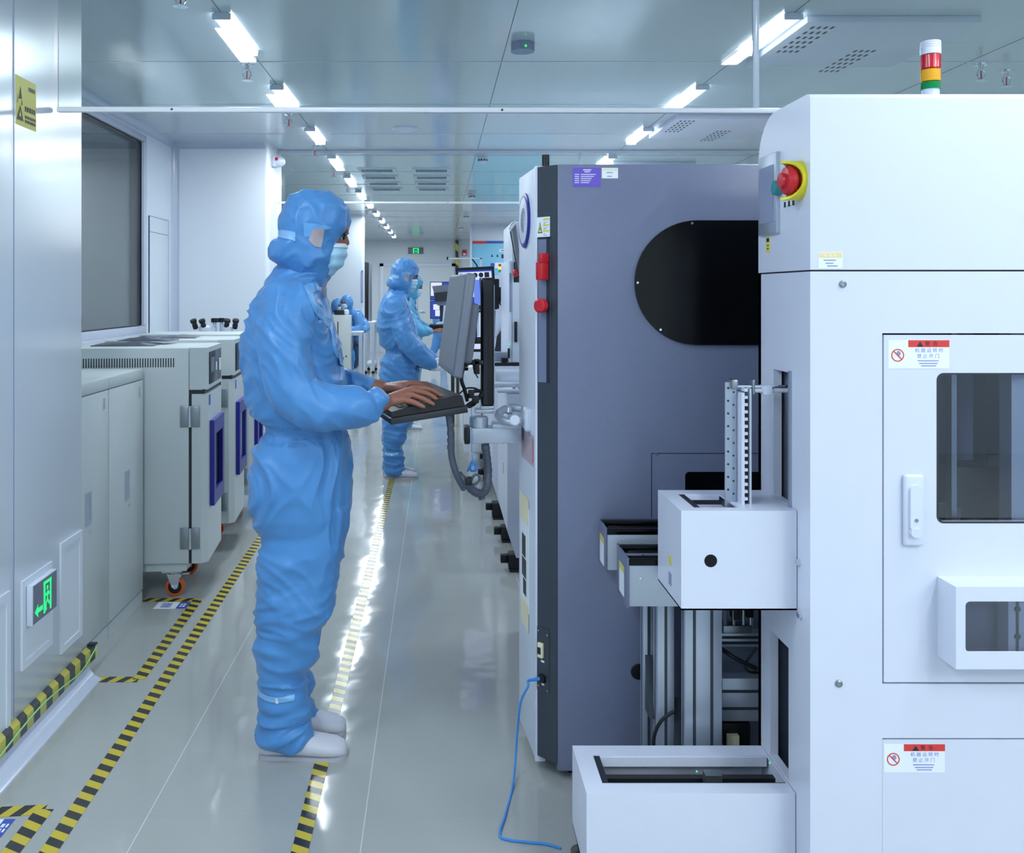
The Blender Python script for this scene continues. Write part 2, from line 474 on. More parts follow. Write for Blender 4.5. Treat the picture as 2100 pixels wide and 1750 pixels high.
# window in the bay wall
mb = MB('vinyl')
for (a, b, c, d) in ((W0-0.06, W1+0.06, WZ0-0.06, WZ0), (W0-0.06, W1+0.06, WZ1, WZ1+0.05), (W1, W1+0.06, WZ0, WZ1), (W0-0.06, W0, WZ0, WZ1)):
    mb.box(XL-0.1, XL+0.022, a, b, c, d, 0.006)
win = struct('window_1', mb)
mb = MB('glassw'); mb.box(XL-0.014, XL-0.008, W0, W1, WZ0, WZ1); mb.build('pane', win)
mb = MB('dgrey')
for (a, b, c, d) in ((W0, W1, WZ0, WZ0+0.006), (W0, W1, WZ1-0.006, WZ1), (W1-0.007, W1, WZ0, WZ1)): mb.box(XL-0.03, XL-0.005, a, b, c, d)
mb.build('gasket', win)
mb = MB('vinyl'); mb.box(XL-0.05, XL+0.045, W0-0.06, W1+0.07, WZ0-0.10, WZ0-0.058, 0.008); mb.build('sill', win)
# flush door in the bay wall
mb = MB('wallm'); mb.box(XL-0.02, XL+0.008, 7.17, 7.68, 0, 2.06, 0.002)
mb.use('labelg')
for a in (7.17, 7.675): mb.box(XL, XL+0.0095, a, a+0.005, 0, 2.06)
mb.box(XL, XL+0.0095, 7.17, 7.68, 1.93, 1.936); mb.box(XL, XL+0.0095, 7.17, 7.68, 2.055, 2.06)
struct('door_1', mb)
# double door in the far wall
dx0, dx1 = X_(787, YF), X_(926, YF)
mb = MB('white'); 
for (a, b, c, d) in ((dx0-0.1, dx0, 0, 2.18), (dx1, dx1+0.1, 0, 2.18), (dx0-0.1, dx1+0.1, 2.10, 2.18)): mb.box(a, b, YF-0.05, YF+0.01, c, d, 0.006)
d2 = struct('door_2', mb)
mb = MB('wallm'); mb.box(dx0, dx1, YF-0.025, YF, 0, 2.10); mb.use('labelg'); mb.box((dx0+dx1)/2-0.006, (dx0+dx1)/2+0.006, YF-0.027, YF, 0, 2.1); mb.build('door_leaf', d2)
mb = MB('chrome'); mb.box((dx0+dx1)/2+0.05, (dx0+dx1)/2+0.18, YF-0.06, YF-0.025, 0.98, 1.01, 0.005); mb.build('door_handle', d2)

# ================================================================ smoke barriers
def barrier(label, y, x0, x1, z0, joints, yaw=0.0):
    t = thing('smoke_barrier', label, 'glass screen', ((x0+x1)/2, y, z0), yaw)
    edges = [x0-(x0+x1)/2] + [j-(x0+x1)/2 for j in joints] + [x1-(x0+x1)/2]
    for a, b in zip(edges, edges[1:]):
        mb = MB('glass'); mb.box(a+0.002, b-0.002, -0.003, 0.003, 0.012, CEIL-z0); mb.build('glass_pane', t, True)
    mb = MB('railw'); mb.box(edges[0], edges[-1], -0.011, 0.011, 0.0, 0.018, 0.003); mb.use('ink')
    k = edges[0] + 0.4
    while k < edges[-1]: mb.cyl((k, -0.0125, 0.009), (k, -0.010, 0.009), 0.004, seg=8); k += 1.15
    mb.build('bottom_rail', t, True)
    mb = MB('white'); mb.box(edges[0], edges[-1], -0.014, 0.014, CEIL-z0-0.025, CEIL-z0-0.002, 0.002); mb.build('top_channel', t, True)
    for j in edges[1:-1]:
        mb = MB('glassj'); mb.box(j-0.011, j+0.011, -0.007, 0.007, 0.018, CEIL-z0-0.025, 0.002); mb.build('joint_strip', t, True)
    return t
M['railw'] = mat('white_rail', '#f4f7fb', 0.3, var=0.01)
M['glassj'] = mat('clear_joint_strip', '#c9d6e2', 0.2, var=0.02)
barrier('clear hanging glass smoke barrier whose white rail ends at the yellow wall notice', 3.18, XN+0.004, 5.9, 2.072, [1.116, 3.5], math.radians(0.55))
barrier('hanging glass smoke barrier with screwed white rail farther down the aisle', 8.25, -1.46, 5.9, 2.262, [1.3, 3.8])

# ================================================================ ceiling lights
def make_batten():
    t = thing('led_batten', '', 'light', (0, 0, CEIL), 0, 'ceiling LED battens')
    mb = MB('white'); mb.box(-0.036, 0.036, 0, 0.66, -0.010, 0, 0.003); mb.build('housing', t, True)
    mb = MB('lamp')
    prof = [(-0.044, -0.009)] + [(0.044*math.cos(math.radians(180+180*k/10)), -0.011 + 0.020*math.sin(math.radians(180+180*k/10))) for k in range(11)] + [(0.044, -0.009)]
    mb.prism(prof, 'y', 0.012, 0.648); mb.build('diffuser', t, True)
    for y0 in (0.002, 0.648):
        mb = MB('white2'); mb.box(-0.044, 0.044, y0, y0+0.010, -0.033, -0.002, 0.004); mb.build('end_cap', t, True)
    ld = bpy.data.lights.new('led_strip', 'AREA'); ld.shape = 'RECTANGLE'; ld.size = 0.086; ld.size_y = 0.632
    ld.energy = LAMP_W; ld.color = LAMP_COL; ld.spread = math.pi
    lo = bpy.data.objects.new('led_strip', ld); COL.objects.link(lo); lo.parent = t; lo.location = (0, 0.33, -0.0315); WM[lo.name] = WM[t.name]
    return t
bat = make_batten(); first = True
for side, x in (('left', -1.01), ('right', 1.66)):
    for k in range(-4, 12):
        if k == -1: continue
        y = 4.2 + 1.45*k
        if y > YF - 0.8: continue
        if k < 0: lab = 'white LED batten of the %s ceiling row, %s behind the viewer' % (side, {-2: 'just', -3: 'farther', -4: 'farthest'}[k])
        else: lab = 'white LED batten, %s of the %s ceiling row ahead' % (ORD[k], side)
        if first: bat.location = (x, y, CEIL); WM[bat.name] = Matrix.Translation((x, y, CEIL)); bat['label'] = lab; first = False
        else: dup(bat, (x, y, CEIL), 0, lab)
for k, y in enumerate((-3.2, -1.9, -0.7)):  # unseen battens added as fill light from behind the camera
    dup(bat, (4.2, y, CEIL), 0, 'added fill LED batten behind the viewer at the far right, %s from the back wall' % ('first', 'second', 'third')[k])
for k, y in enumerate((4.6, 6.0, 7.4)):  # one lamp shows in the window; the outer two are added to brighten it
    dup(bat, (-3.4, y, CEIL), 0, 'white LED batten in the room behind the left window, %s' % ('nearest', 'middle', 'farthest')[k])
for i, x in enumerate((2.55, 3.2)):  # unseen rows added to brighten the loader front
    for k, y in enumerate((-3.0, -1.9, -0.8)):
        dup(bat, (x, y, CEIL), 0, 'added fill LED batten at the right behind the viewer, %s row, %s from back wall' % (('inner', 'outer')[i], ('first', 'second', 'third')[k]))
for k, y in enumerate((0.5, 3.6, 6.5, 9.4, 12.3, 15.2)):  # hidden row added for fill light
    dup(bat, (4.2, y, CEIL), 0, 'added fill LED batten over the far right machines, %s from the front' % ('first', 'second', 'third', 'fourth', 'fifth', 'sixth')[k])
for k, y in enumerate((16.0, 17.8, 19.6)):
    dup(bat, (-3.0, y, CEIL), 0, 'white LED batten in the far left bay, %s from the front' % ('first', 'second', 'third')[k])
# a long pair beside the first diffuser panel on the right
# ================================================================ air diffuser panels
for k, y in enumerate((4.25, 6.6, 8.95)):
    x0, x1 = 1.74, 2.56
    t = thing('air_diffuser_panel', 'white perforated air supply panel at the right of the ceiling, %s' % ('nearest the viewer', 'second from the viewer', 'third from the viewer')[k], 'vent', ((x0+x1)/2, y+0.42, CEIL), 0, 'perforated ceiling air panels')
    mb = MB('white'); mb.box(-0.41, 0.41, -0.42, 0.42, -0.034, -0.0, 0.004); mb.build('panel', t, True)
    mb = MB('ink')
    for (ux, uy) in ((-0.36, -0.36), (0.04, 0.06)):
        for i in range(6):
            for j in range(4):
                mb.box(ux+j*0.032, ux+j*0.032+0.014, uy+i*0.085, uy+i*0.085+0.04, -0.0348, -0.0338)
    mb.build('perforation', t, True)
# ================================================================ louvred vents
names = ('first', 'second', 'third', 'fourth')
vent = None
for r, y in enumerate((9.44, 10.02, 10.58, 11.17)):
    for c, (x0, x1) in enumerate(((-0.83, -0.46), (-0.24, 0.10))):
        lab = 'dark egg-crate ceiling vent, %s row from the front, %s column' % (names[r], ('left', 'right')[c])
        loc = ((x0+x1)/2, y+0.12, CEIL)
        if vent is None:
            vent = thing('ceiling_vent', lab, 'vent', loc, 0, 'egg-crate vents in the aisle ceiling')
            mb = MB('white'); mb.frame(rect_like(-0.20, 0.20, -0.14, 0.14), rect_like(-0.165, 0.165, -0.105, 0.105), 'z', -0.012, 0); mb.build('frame', vent, True)
            mb = MB('ink'); mb.box(-0.165, 0.165, -0.105, 0.105, -0.004, -0.001); mb.build('opening', vent, True)
            mb = MB('alu')
            for i in range(1, 13): mb.box(-0.165+i*0.0254-0.002, -0.165+i*0.0254+0.002, -0.105, 0.105, -0.010, -0.004)
            for i in range(1, 3): mb.box(-0.165, 0.165, -0.105+i*0.07-0.0025, -0.105+i*0.07+0.0025, -0.010, -0.004)
            mb.build('grille', vent, True)
        else: dup(vent, loc, 0, lab)
# ================================================================ sprinklers, detectors
def make_sprinkler():
    t = thing('fire_sprinkler', '', 'sprinkler', (0, 0, CEIL), 0, 'sprinklers along the left lights')
    mb = MB('chrome'); mb.lathe([(0.036, 0), (0.034, -0.006), (0.012, -0.010), (0.011, -0.035)], (0, 0, 0), seg=16); mb.build('escutcheon', t, True)
    mb = MB('chrome')
    for s in (-1, 1): mb.tube([(s*0.010, 0, -0.035), (s*0.022, 0, -0.05), (s*0.018, 0, -0.075), (0.003*s, 0, -0.09)], 0.004, 6, 3)
    mb.build('frame_arms', t, True)
    mb = MB('red'); mb.cyl((0, 0, -0.038), (0, 0, -0.085), 0.004, seg=8); mb.build('glass_bulb', t, True)
    mb = MB('chrome'); mb.lathe([(0.005, -0.088), (0.030, -0.092), (0.032, -0.095), (0.005, -0.096)], (0, 0, 0), seg=16); mb.build('deflector', t, True)
    return t
spk = None
for i, y in enumerate((3.82, 5.15, 6.6, 8.0, 9.45, 10.9, 13.8, 16.7)):
    lab = 'chrome ceiling sprinkler with red bulb, %s along the left light row' % ORD[i]
    if spk is None:
        spk = make_sprinkler(); spk.location = (-1.09, y, CEIL); spk['label'] = lab
    else: dup(spk, (-1.09, y, CEIL), 0, lab)
dup(spk, (X_(2012, 5.15), 5.15, CEIL), 0, 'chrome ceiling sprinkler above the white machine at the right, left of the pair')
dup(spk, (X_(2064, 5.3), 5.3, CEIL), 0, 'chrome ceiling sprinkler above the white machine at the right edge')
det = None
for i, (px, y) in enumerate(((990, 8.62), (968, 11.85), (956, 15.0), (945, 17.6))):
    lab = 'small white smoke detector in the aisle ceiling, %s from the viewer' % ('nearest', 'second', 'third', 'fourth')[i]
    loc = (X_(px, y), y, CEIL)
    if det is None:
        det = thing('smoke_detector', lab, 'smoke detector', loc, 0, 'white smoke detectors in the aisle')
        mb = MB('white'); mb.lathe([(0.055, 0), (0.055, -0.018), (0.046, -0.024)], (0, 0, 0), seg=20); mb.build('base', det, True)
        mb = MB('white2'); mb.lathe([(0.046, -0.024), (0.044, -0.05), (0.030, -0.062), (0.005, -0.064)], (0, 0, 0), seg=20)
        mb.use('dgrey')
        for k in range(10): mb.box(0.043, 0.0462, -0.008, 0.008, -0.046, -0.028, 0, mtx=Matrix.Rotation(math.radians(36*k), 4, 'Z'))
        mb.build('sensor_head', det, True)
    else: dup(det, loc, 0, lab)
y = 4.72; t = thing('ceiling_beacon', 'grey eight-sided ceiling box with glowing dot for a green reflection above the aisle', 'ceiling device', (X_(1072, y), y, CEIL))
mb = MB('labelg'); oct_ = [(0.064*math.cos(math.radians(22.5+45*k)), 0.064*math.sin(math.radians(22.5+45*k))) for k in range(8)]
mb.prism(oct_, 'z', -0.045, 0); mb.build('housing', t, True)
mb = MB('ledg'); mb.cyl((0.01, -0.064, -0.03), (0.01, -0.056, -0.03), 0.006, seg=10); mb.build('indicator_lamp', t, True)  # glowing dot stands in for a green reflection
y = 7.15; t = thing('ceiling_speaker', 'flat round white ceiling speaker plate over the aisle', 'speaker', (X_(830, y), y, CEIL))
mb = MB('white'); mb.lathe([(0.105, 0), (0.104, -0.010), (0.092, -0.014)], (0, 0, 0), seg=32); mb.build('rim', t, True)
mb = MB('white2'); mb.lathe([(0.092, -0.012), (0.06, -0.018), (0.002, -0.020)], (0, 0, 0), seg=32); mb.build('grille', t, True)
# alarm sounder on the corner wall
p = Vector((-1.465, 8.0, Z_(332, 8.0)))
t = thing('alarm_sounder', 'white domed alarm sounder with red label high on the corner wall', 'alarm', p)
mb = MB('white'); mb.box(0, 0.035, -0.05, 0.05, -0.05, 0.05, 0.01); mb.build('base', t, True)
mb = MB('white'); mb.lathe([(0.050, 0.03), (0.049, 0.06), (0.040, 0.09), (0.022, 0.108), (0.002, 0.112)], (0, 0, 0), (1, 0, 0), 24); mb.build('dome', t, True)
mb = MB('red'); mb.box(0.03, 0.055, -0.0525, -0.045, 0.005, 0.032); mb.build('red_label', t, True)
# ================================================================ things on the near partition
def on_wall(y, z): return Matrix(((0, 0, 1, XN), (1, 0, 0, y), (0, 1, 0, z), (0, 0, 0, 1)))   # local x -> +Y, local y -> up, normal +X
def bars(mb, rows, mtx, h, ch=None):
    # rows: (x0, x1, y): unreadable small print as short dashes
    for (x0, x1, y) in rows:
        x = x0; k = 0
        while x < x1 - h*0.3:
            w = h*(0.55 + 0.35*((k*7) % 3)/2); w = min(w, x1-x)
            mb.box(x, x+w, y-h/2, y+h/2, 0.0008, 0.0012, mtx=mtx); x += w + h*0.28; k += 1
# yellow ESD notice
y0, y1 = 2.841, 2.985
m = on_wall((y0+y1)/2, 2.053)
t = thing('warning_notice', 'yellow static warning notice high on the left wall, crossed by the glass rail reflection', 'sign', m.translation)
mb = MB('labely'); mb.box(-0.072, 0.072, -0.078, 0.078, 0, 0.0008, mtx=m); mb.build('notice_sheet', t)
mb = MB('ink')
tri = lambda pts, mm, d=0.0012: [mm @ Vector((p[0], p[1], d)) for p in pts]
mb.poly(tri([(-0.055, 0.004), (-0.031, 0.010), (-0.040, 0.050)], m))
mb.poly(tri([(-0.068, -0.062), (-0.019, -0.062), (-0.042, -0.012)], m))
mb.use('labely'); mb.poly(tri([(-0.052, -0.048), (-0.036, -0.050), (-0.043, -0.028)], m, 0.0016))
mb.use('ink'); mb.poly(tri([(-0.064, -0.008), (-0.059, -0.008), (-0.060, 0.020)], m)); mb.poly(tri([(-0.036, -0.012), (-0.027, -0.010), (-0.031, 0.014)], m))
bars(mb, [(0.016, 0.064, 0.050)], m, 0.013)
bars(mb, [(-0.010, 0.064, -0.018)], m, 0.016)
bars(mb, [(-0.010, 0.066, -0.044), (-0.010, 0.066, -0.058)], m, 0.010)
mb.build('printing', t)
# wall grille covers and the exit sign
def cover(y0, y1, z0, z1, label):
    t = thing('wall_access_panel', label, 'panel', (XN, (y0+y1)/2, z0), 0, 'flat covers low on the left partition')
    mb = MB('wall'); mb.frame(rect_like(y0, y1, z0, z1), rect_like(y0+0.024, y1-0.024, z0+0.024, z1-0.024), 'x', XN, XN+0.007); mb.build('frame', t)
    mb = MB('wall'); mb.box(XN, XN+0.003, y0+0.024, y1-0.024, z0+0.024, z1-0.024); mb.build('plate', t)
cover(2.875, 3.10, 0.235, 0.52, 'flat wall cover low on the left partition, behind the green exit sign')
cover(3.17, 3.36, 0.17, 0.56, 'flat wall cover low on the left partition, at its far end')
cover(2.30, 2.795, 0.03, 0.52, 'flat wall cover low on the left partition, cut by the photo edge')
m = on_wall(2.99, 0.434); m.translation.x += 0.007
t = thing('exit_sign', 'green lit exit sign with left arrow low on the left wall', 'sign', m.translation)
mb = MB('white2'); mb.box(-0.092, 0.092, -0.066, 0.066, 0, 0.020, 0.004, mtx=m); mb.build('housing', t)
mb = MB('mgrey'); mb.box(-0.086, 0.090, -0.062, 0.062, 0.018, 0.0215, mtx=m); mb.build('face_plate', t)
mb = MB('exitg')
b = lambda x0, x1, a, c: mb.box(x0, x1, a, c, 0.0215, 0.0225, mtx=m)
b(-0.012, 0.0, -0.052, 0.052); b(0.036, 0.046, -0.052, 0.052); b(-0.012, 0.046, 0.042, 0.052)
mb.sphere((0.018, 0.026, 0.0215), (0.007, 0.008, 0.001), 10, 6, mtx=m)
def limb2(p):
    for a, c in zip(p, p[1:]):
        a, c = Vector(a), Vector(c); d = (c-a).normalized(); q = Vector((-d.y, d.x))*0.0042
        mb.poly([m @ Vector((v.x, v.y, 0.0226)) for v in (a-q, c-q, c+q, a+q)])
limb2([(0.020, 0.016), (0.014, -0.014)]); limb2([(0.014, -0.012), (0.002, -0.026), (0.006, -0.046)]); limb2([(0.014, -0.012), (0.027, -0.026), (0.036, -0.034)])
limb2([(0.018, 0.012), (0.006, 0.004), (-0.002, 0.010)]); limb2([(0.018, 0.012), (0.029, 0.002), (0.034, 0.008)])
mb.poly([m @ Vector((x, z, 0.0226)) for x, z in ((-0.080, -0.026), (-0.052, -0.004), (-0.056, -0.018), (-0.020, -0.018), (-0.020, -0.034), (-0.056, -0.034), (-0.052, -0.050))])
mb.build('pictogram', t)
# hazard striped duct and earth wire above the skirting
t = thing('cable_duct', 'black and yellow taped cable duct along the foot of the left wall', 'cable duct', (XN, 1.0, 0.05))
mb = MB('hazardv'); mb.box(XN, XN+0.030, YB, 3.425, 0.053, 0.104, 0.003)
mb.build('duct', t)
mb = MB('labely'); mb.box(XN, XN+0.031, 3.425, 3.44, 0.053, 0.104, 0.002); mb.build('end_piece', t)
mb = MB('ink'); mb.box(XN, XN+0.032, 3.418, 3.444, 0.104, 0.109); mb.build('cap', t)
mb = MB('greencable'); mb.tube([(XN+0.033, -1, 0.07)] + [(XN+0.034, 1.2+0.16*k, 0.078+0.014*math.sin(k*1.3)) for k in range(14)] + [(XN+0.034, 3.42, 0.096)], 0.0028, 6, 5)
tag(mb.build('earth_wire'), 'thin green wire running along the striped duct on the left wall', 'wire')

# ================================================================ floor tapes
def tape(p0, p1, w, label, m='hazard', z=0.0012):
    p0, p1 = Vector(p0), Vector(p1); d = p1-p0; L = d.length
    mb = MB(m); mb.box(0, L, -w/2, w/2, 0, z)
    o = mb.build('floor_tape'); o.location = (p0.x, p0.y, 0.0002); o.rotation_euler = (0, 0, math.atan2(d.y, d.x))
    return tag(o, label, 'floor tape', 'black and yellow floor marking tapes')
def tape2(pts, w, label):
    # a tape that turns corners: one object
    t = thing('floor_tape', label, 'floor tape', (pts[0][0], pts[0][1], 0), 0, 'black and yellow floor marking tapes')
    for i, (p0, p1) in enumerate(zip(pts, pts[1:])):
        p0, p1 = Vector((*p0, 0)), Vector((*p1, 0)); d = p1-p0
        mb = MB('hazard'); mb.box(0, d.length, -w/2, w/2, 0, 0.0012 + 0.0006*(i % 2))
        o = mb.build('tape_strip', t, True); o.location = (p0.x-pts[0][0], p0.y-pts[0][1], 0.0002); o.rotation_euler = (0, 0, math.atan2(d.y, d.x))
tape((-0.988, 1.2, 0), (-1.10, 9.5, 0), 0.047, 'long striped floor tape passing left of the nearest worker')
tape((-0.356, 1.2, 0), (-0.357, 20.5, 0), 0.044, 'long striped floor tape running under the nearest worker\'s shoes down the aisle')
tape2([(-1.275, 3.362), (-1.115, 3.362), (-1.128, 4.235), (-1.43, 4.235)], 0.046, 'striped floor tape framing the bay in front of the two steel cabinets')
tape2([(-1.262, 2.498), (-1.096, 2.515), (-1.118, 1.4)], 0.05, 'striped floor tape corner at the bottom left, round a blue floor label')
def floor_label(x0, x1, y0, y1, label):
    t = thing('floor_label', label, 'floor label', ((x0+x1)/2, (y0+y1)/2, 0), 0, 'blue and white floor labels')
    mb = MB('paper'); mb.box(x0, x1, y0, y1, 0.0004, 0.0012); mb.build('label_sheet', t)
    w = x1-x0; h = y1-y0
    mb = MB('labelb'); mb.box(x1-0.34*w, x1, y0, y1, 0.0012, 0.0016); mb.build('blue_field', t)
    mm = Matrix.Translation((0, 0, 0.0012))
    mb = MB('paper'); bars(mb, [(x1-0.27*w, x1-0.06*w, y0+0.62*h), (x1-0.27*w, x1-0.06*w, y0+0.35*h)], mm, 0.016)
    mb.use('labelb'); bars(mb, [(x0+0.18*w, x0+0.5*w, y0+0.70*h), (x0+0.18*w, x0+0.5*w, y0+0.48*h), (x0+0.18*w, x0+0.5*w, y0+0.26*h)], mm, 0.012)
    mb.build('printing', t)
floor_label(X_(320, 4.16), X_(388, 4.16), 4.115, 4.205, 'blue and white floor label inside the taped bay by the caster wheel')
floor_label(-1.245, -1.155, 2.385, 2.468, 'blue and white floor label at the bottom left corner')

# ================================================================ steel cabinets
CX = -1.372
def steel_cabinet(y0, y1, label, name='steel_cabinet'):
    t = thing('steel_cabinet', label, 'cabinet', (CX-0.22, (y0+y1)/2, 0), 0, 'white steel cabinets beside the left wall')
    mb = MB('cab'); mb.box(CX-0.45, CX-0.012, y0+0.001, y1-0.001, 0.06, 1.045, 0.003); mb.box(CX-0.45, CX, y0+0.001, y1-0.001, 1.042, 1.09, 0.003); mb.build('body', t)
    mb = MB('cab'); mb.box(CX-0.44, CX-0.004, y0+0.002, y1-0.002, 0.0, 0.056); mb.build('plinth', t)
    mb = MB('cab'); mb.box(CX-0.014, CX, y0+0.003, y1-0.003, 0.064, 1.038, 0.003); d = mb.build('door', t)
    yc = y0 + 0.22
    mb = MB('alu')
    mb.frame(rect_like(yc-0.030, yc+0.030, 0.53, 0.66), rect_like(yc-0.020, yc+0.020, 0.545, 0.645), 'x', CX-0.002, CX+0.002)
    mb.box(CX-0.001, CX+0.0005, yc-0.02, yc+0.02, 0.545, 0.645); mb.build('handle', d)
    mb = MB('chrome'); mb.cyl((CX-0.002, yc+0.02, 0.50), (CX+0.004, yc+0.02, 0.50), 0.009, seg=14); mb.build('lock', d)
    mb = MB('alu'); mb.box(CX-0.001, CX+0.002, y1-0.06, y1-0.045, 0.965, 1.01); mb.build('name_holder', d)
steel_cabinet(3.32, 3.76, 'white steel cabinet half hidden by the near left wall')
steel_cabinet(3.762, 4.20, 'white steel cabinet between the hidden one and the grey drying oven')

# ================================================================ drying ovens on casters
def make_oven():
    # local frame: front faces +x, width along +y from 0 to W, depth to -x, base on z=0
    W = 0.44
    t = thing('drying_oven', '', 'oven', (0, 0, 0), 0, 'grey drying ovens on orange casters')
    mb = MB('cab'); mb.box(-0.70, -0.085, 0, W, 0.165, 1.183, 0.005); mb.box(-0.70, -0.10, 0.02, W-0.02, 0.125, 0.165); mb.build('body', t, True)
    mb = MB('cab'); mb.prism([(-0.083, 0), (-0.030, 0), (0.0, 0.014), (0.0, W-0.014), (-0.030, W), (-0.083, W)], 'z', 0.985, 1.183); hd = mb.build('control_head', t, True)
    mb = MB('blackg'); mb.box(-0.001, 0.003, 0.05, W-0.05, 1.005, 1.160, 0.001); pn = mb.build('control_panel', hd, True)
    mb = MB('mgrey'); mb.box(0.003, 0.005, 0.08, 0.17, 1.06, 1.13); mb.build('display', pn, True); mb = MB('paper'); mb.box(0.003, 0.005, 0.32, 0.37, 1.05, 1.11); mb.build('control_label', pn, True); mb = MB('paper'); mb.box(0.003, 0.005, 0.22, 0.25, 1.06, 1.10); mb.build('control_label', pn, True)
    mb = MB('ink'); mb.box(-0.10, -0.012, 0.004, W-0.004, 0.966, 0.987); mb.build('head_gap', t, True)
    mb = MB('cab'); mb.prism([(-0.072, 0.0), (-0.028, 0), (0.0, 0.030), (0.0, W-0.03), (-0.028, W), (-0.072, W)], 'z', 0.165, 0.965)
    d = mb.build('door', t, True)
    mb = MB('ink'); mb.box(-0.086, -0.071, 0.003, W-0.003, 0.165, 0.968); mb.build('door_seal', t, True)
    mb = MB('navy')
    fr = (0.07, 0.37, 0.42, 0.83)
    mb.frame(rect_like(*fr), rect_like(fr[0]+0.05, fr[1]-0.05, fr[2]+0.07, fr[3]-0.07), 'x', -0.001, 0.022); wf = mb.build('window_frame', d, True)
    mb = MB('blackg'); mb.box(-0.001, 0.004, fr[0]+0.05, fr[1]-0.05, fr[2]+0.07, fr[3]-0.07); mb.build('window_glass', wf, True)
    mb = MB('labelb'); mb.box(0, 0.001, 0.045, 0.085, 0.905, 0.955); mb.build('blue_sticker', d, True)
    for z in (0.86, 0.285):
        mb = MB('steel')
        mb.box(-0.125, -0.082, -0.008, 0.001, z-0.05, z+0.05, 0.002); mb.box(-0.075, -0.034, -0.008, 0.001, z-0.05, z+0.05, 0.002)
        mb.use('chrome'); mb.cyl((-0.079, -0.009, z-0.05), (-0.079, -0.009, z+0.05), 0.008, seg=12); mb.build('hinge', t, True)
    mb = MB('ink')
    for k in range(39): mb.box(-0.155-k*0.0118-0.0035, -0.155-k*0.0118+0.0015, -0.001, 0.002, 1.092, 1.135)
    mb.build('vent_slots', t, True)
    for (cx, cy) in ((-0.17, 0.05), (-0.17, W-0.05), (-0.62, 0.05), (-0.62, W-0.05)):
        mb = MB('chrome'); mb.box(cx-0.045, cx+0.045, cy-0.035, cy+0.035, 0.118, 0.125); mb.lathe([(0.03, 0.118), (0.026, 0.108)], (cx, cy, 0), seg=16)
        for s in (-1, 1): mb.prism([(cx-0.026, 0.110), (cx+0.030, 0.110), (cx+0.046, 0.100), (cx+0.036, 0.088), (cx+0.026, 0.040), (cx+0.012, 0.034), (cx-0.002, 0.046)], 'y', cy+s*0.017-0.0015, cy+s*0.017+0.0015)
        mb.box(cx+0.03, cx+0.078, cy-0.012, cy+0.012, 0.102, 0.107, 0.002)
        cs = mb.build('caster_bracket', t, True)
        mb = MB('orange'); mb.lathe([(0.030, -0.014), (0.043, -0.013), (0.045, -0.008), (0.045, 0.008), (0.043, 0.013), (0.030, 0.014)], (cx+0.012, cy, 0.045), (0, 1, 0), 28)
        mb.use('black'); mb.lathe([(0.012, -0.0145), (0.032, -0.0142), (0.032, 0.0142), (0.012, 0.0145)], (cx+0.012, cy, 0.045), (0, 1, 0), 20)
        mb.build('caster_wheel', cs, True)
    return t
ov = make_oven(); RZ = math.radians(4.5)
def oven_at(px_edge, Y): return (X_(px_edge, Y)+0.0, Y, 0)
ov.location = oven_at(425, 4.262); ov.rotation_euler = (0, 0, RZ); ov['label'] = 'pale grey drying oven on orange casters, nearest of the three'
WM[ov.name] = Matrix.Translation(ov.location) @ Matrix.Rotation(RZ, 4, 'Z')
dup(ov, oven_at(480, 5.0), RZ, 'pale grey drying oven on orange casters, the middle of the three')
dup(ov, oven_at(519, 5.70), RZ, 'pale grey drying oven, farthest of the three and half behind the worker')
# bags lying on the ovens
def bag(px, py, Y, L, W, rot, z, label, seed):
    random.seed(seed)
    tb = bmesh.new(); bmesh.ops.create_grid(tb, x_segments=14, y_segments=10, size=0.5)
    for v in tb.verts:
        x, y = v.co.x, v.co.y
        e = max(0, 1-(2*abs(x))**4)*max(0, 1-(2*abs(y))**4)
        v.co = Vector((x*L, y*W, 0.004 + 0.010*e + 0.007*e*noise.noise(Vector((x*6+seed, y*6, seed)))))
    g = bmesh.ops.extrude_face_region(tb, geom=list(tb.faces))
    for v in [q for q in g['geom'] if isinstance(q, bmesh.types.BMVert)]: v.co.z = max(0.0005, v.co.z*0.12)
    mb = MB('bag'); mb.merge(tb, Matrix.Translation((X_(px, Y), Y, z)) @ Matrix.Rotation(rot, 4, 'Z'))
    tag(mb.build('antistatic_bag'), label, 'bag', 'silver grey antistatic bags on the ovens')
bag(262, 705, 4.48, 0.30, 0.22, 0.1, 1.1835, 'flat grey antistatic bag on the nearest oven, lying in front of the other bags', 1)
bag(305, 700, 4.62, 0.26, 0.16, -0.1, 1.199, 'flat grey antistatic bag on the nearest oven, behind the front bag', 2)
bag(345, 688, 5.25, 0.34, 0.24, 0.15, 1.1835, 'flat grey antistatic bag on the middle oven', 3)
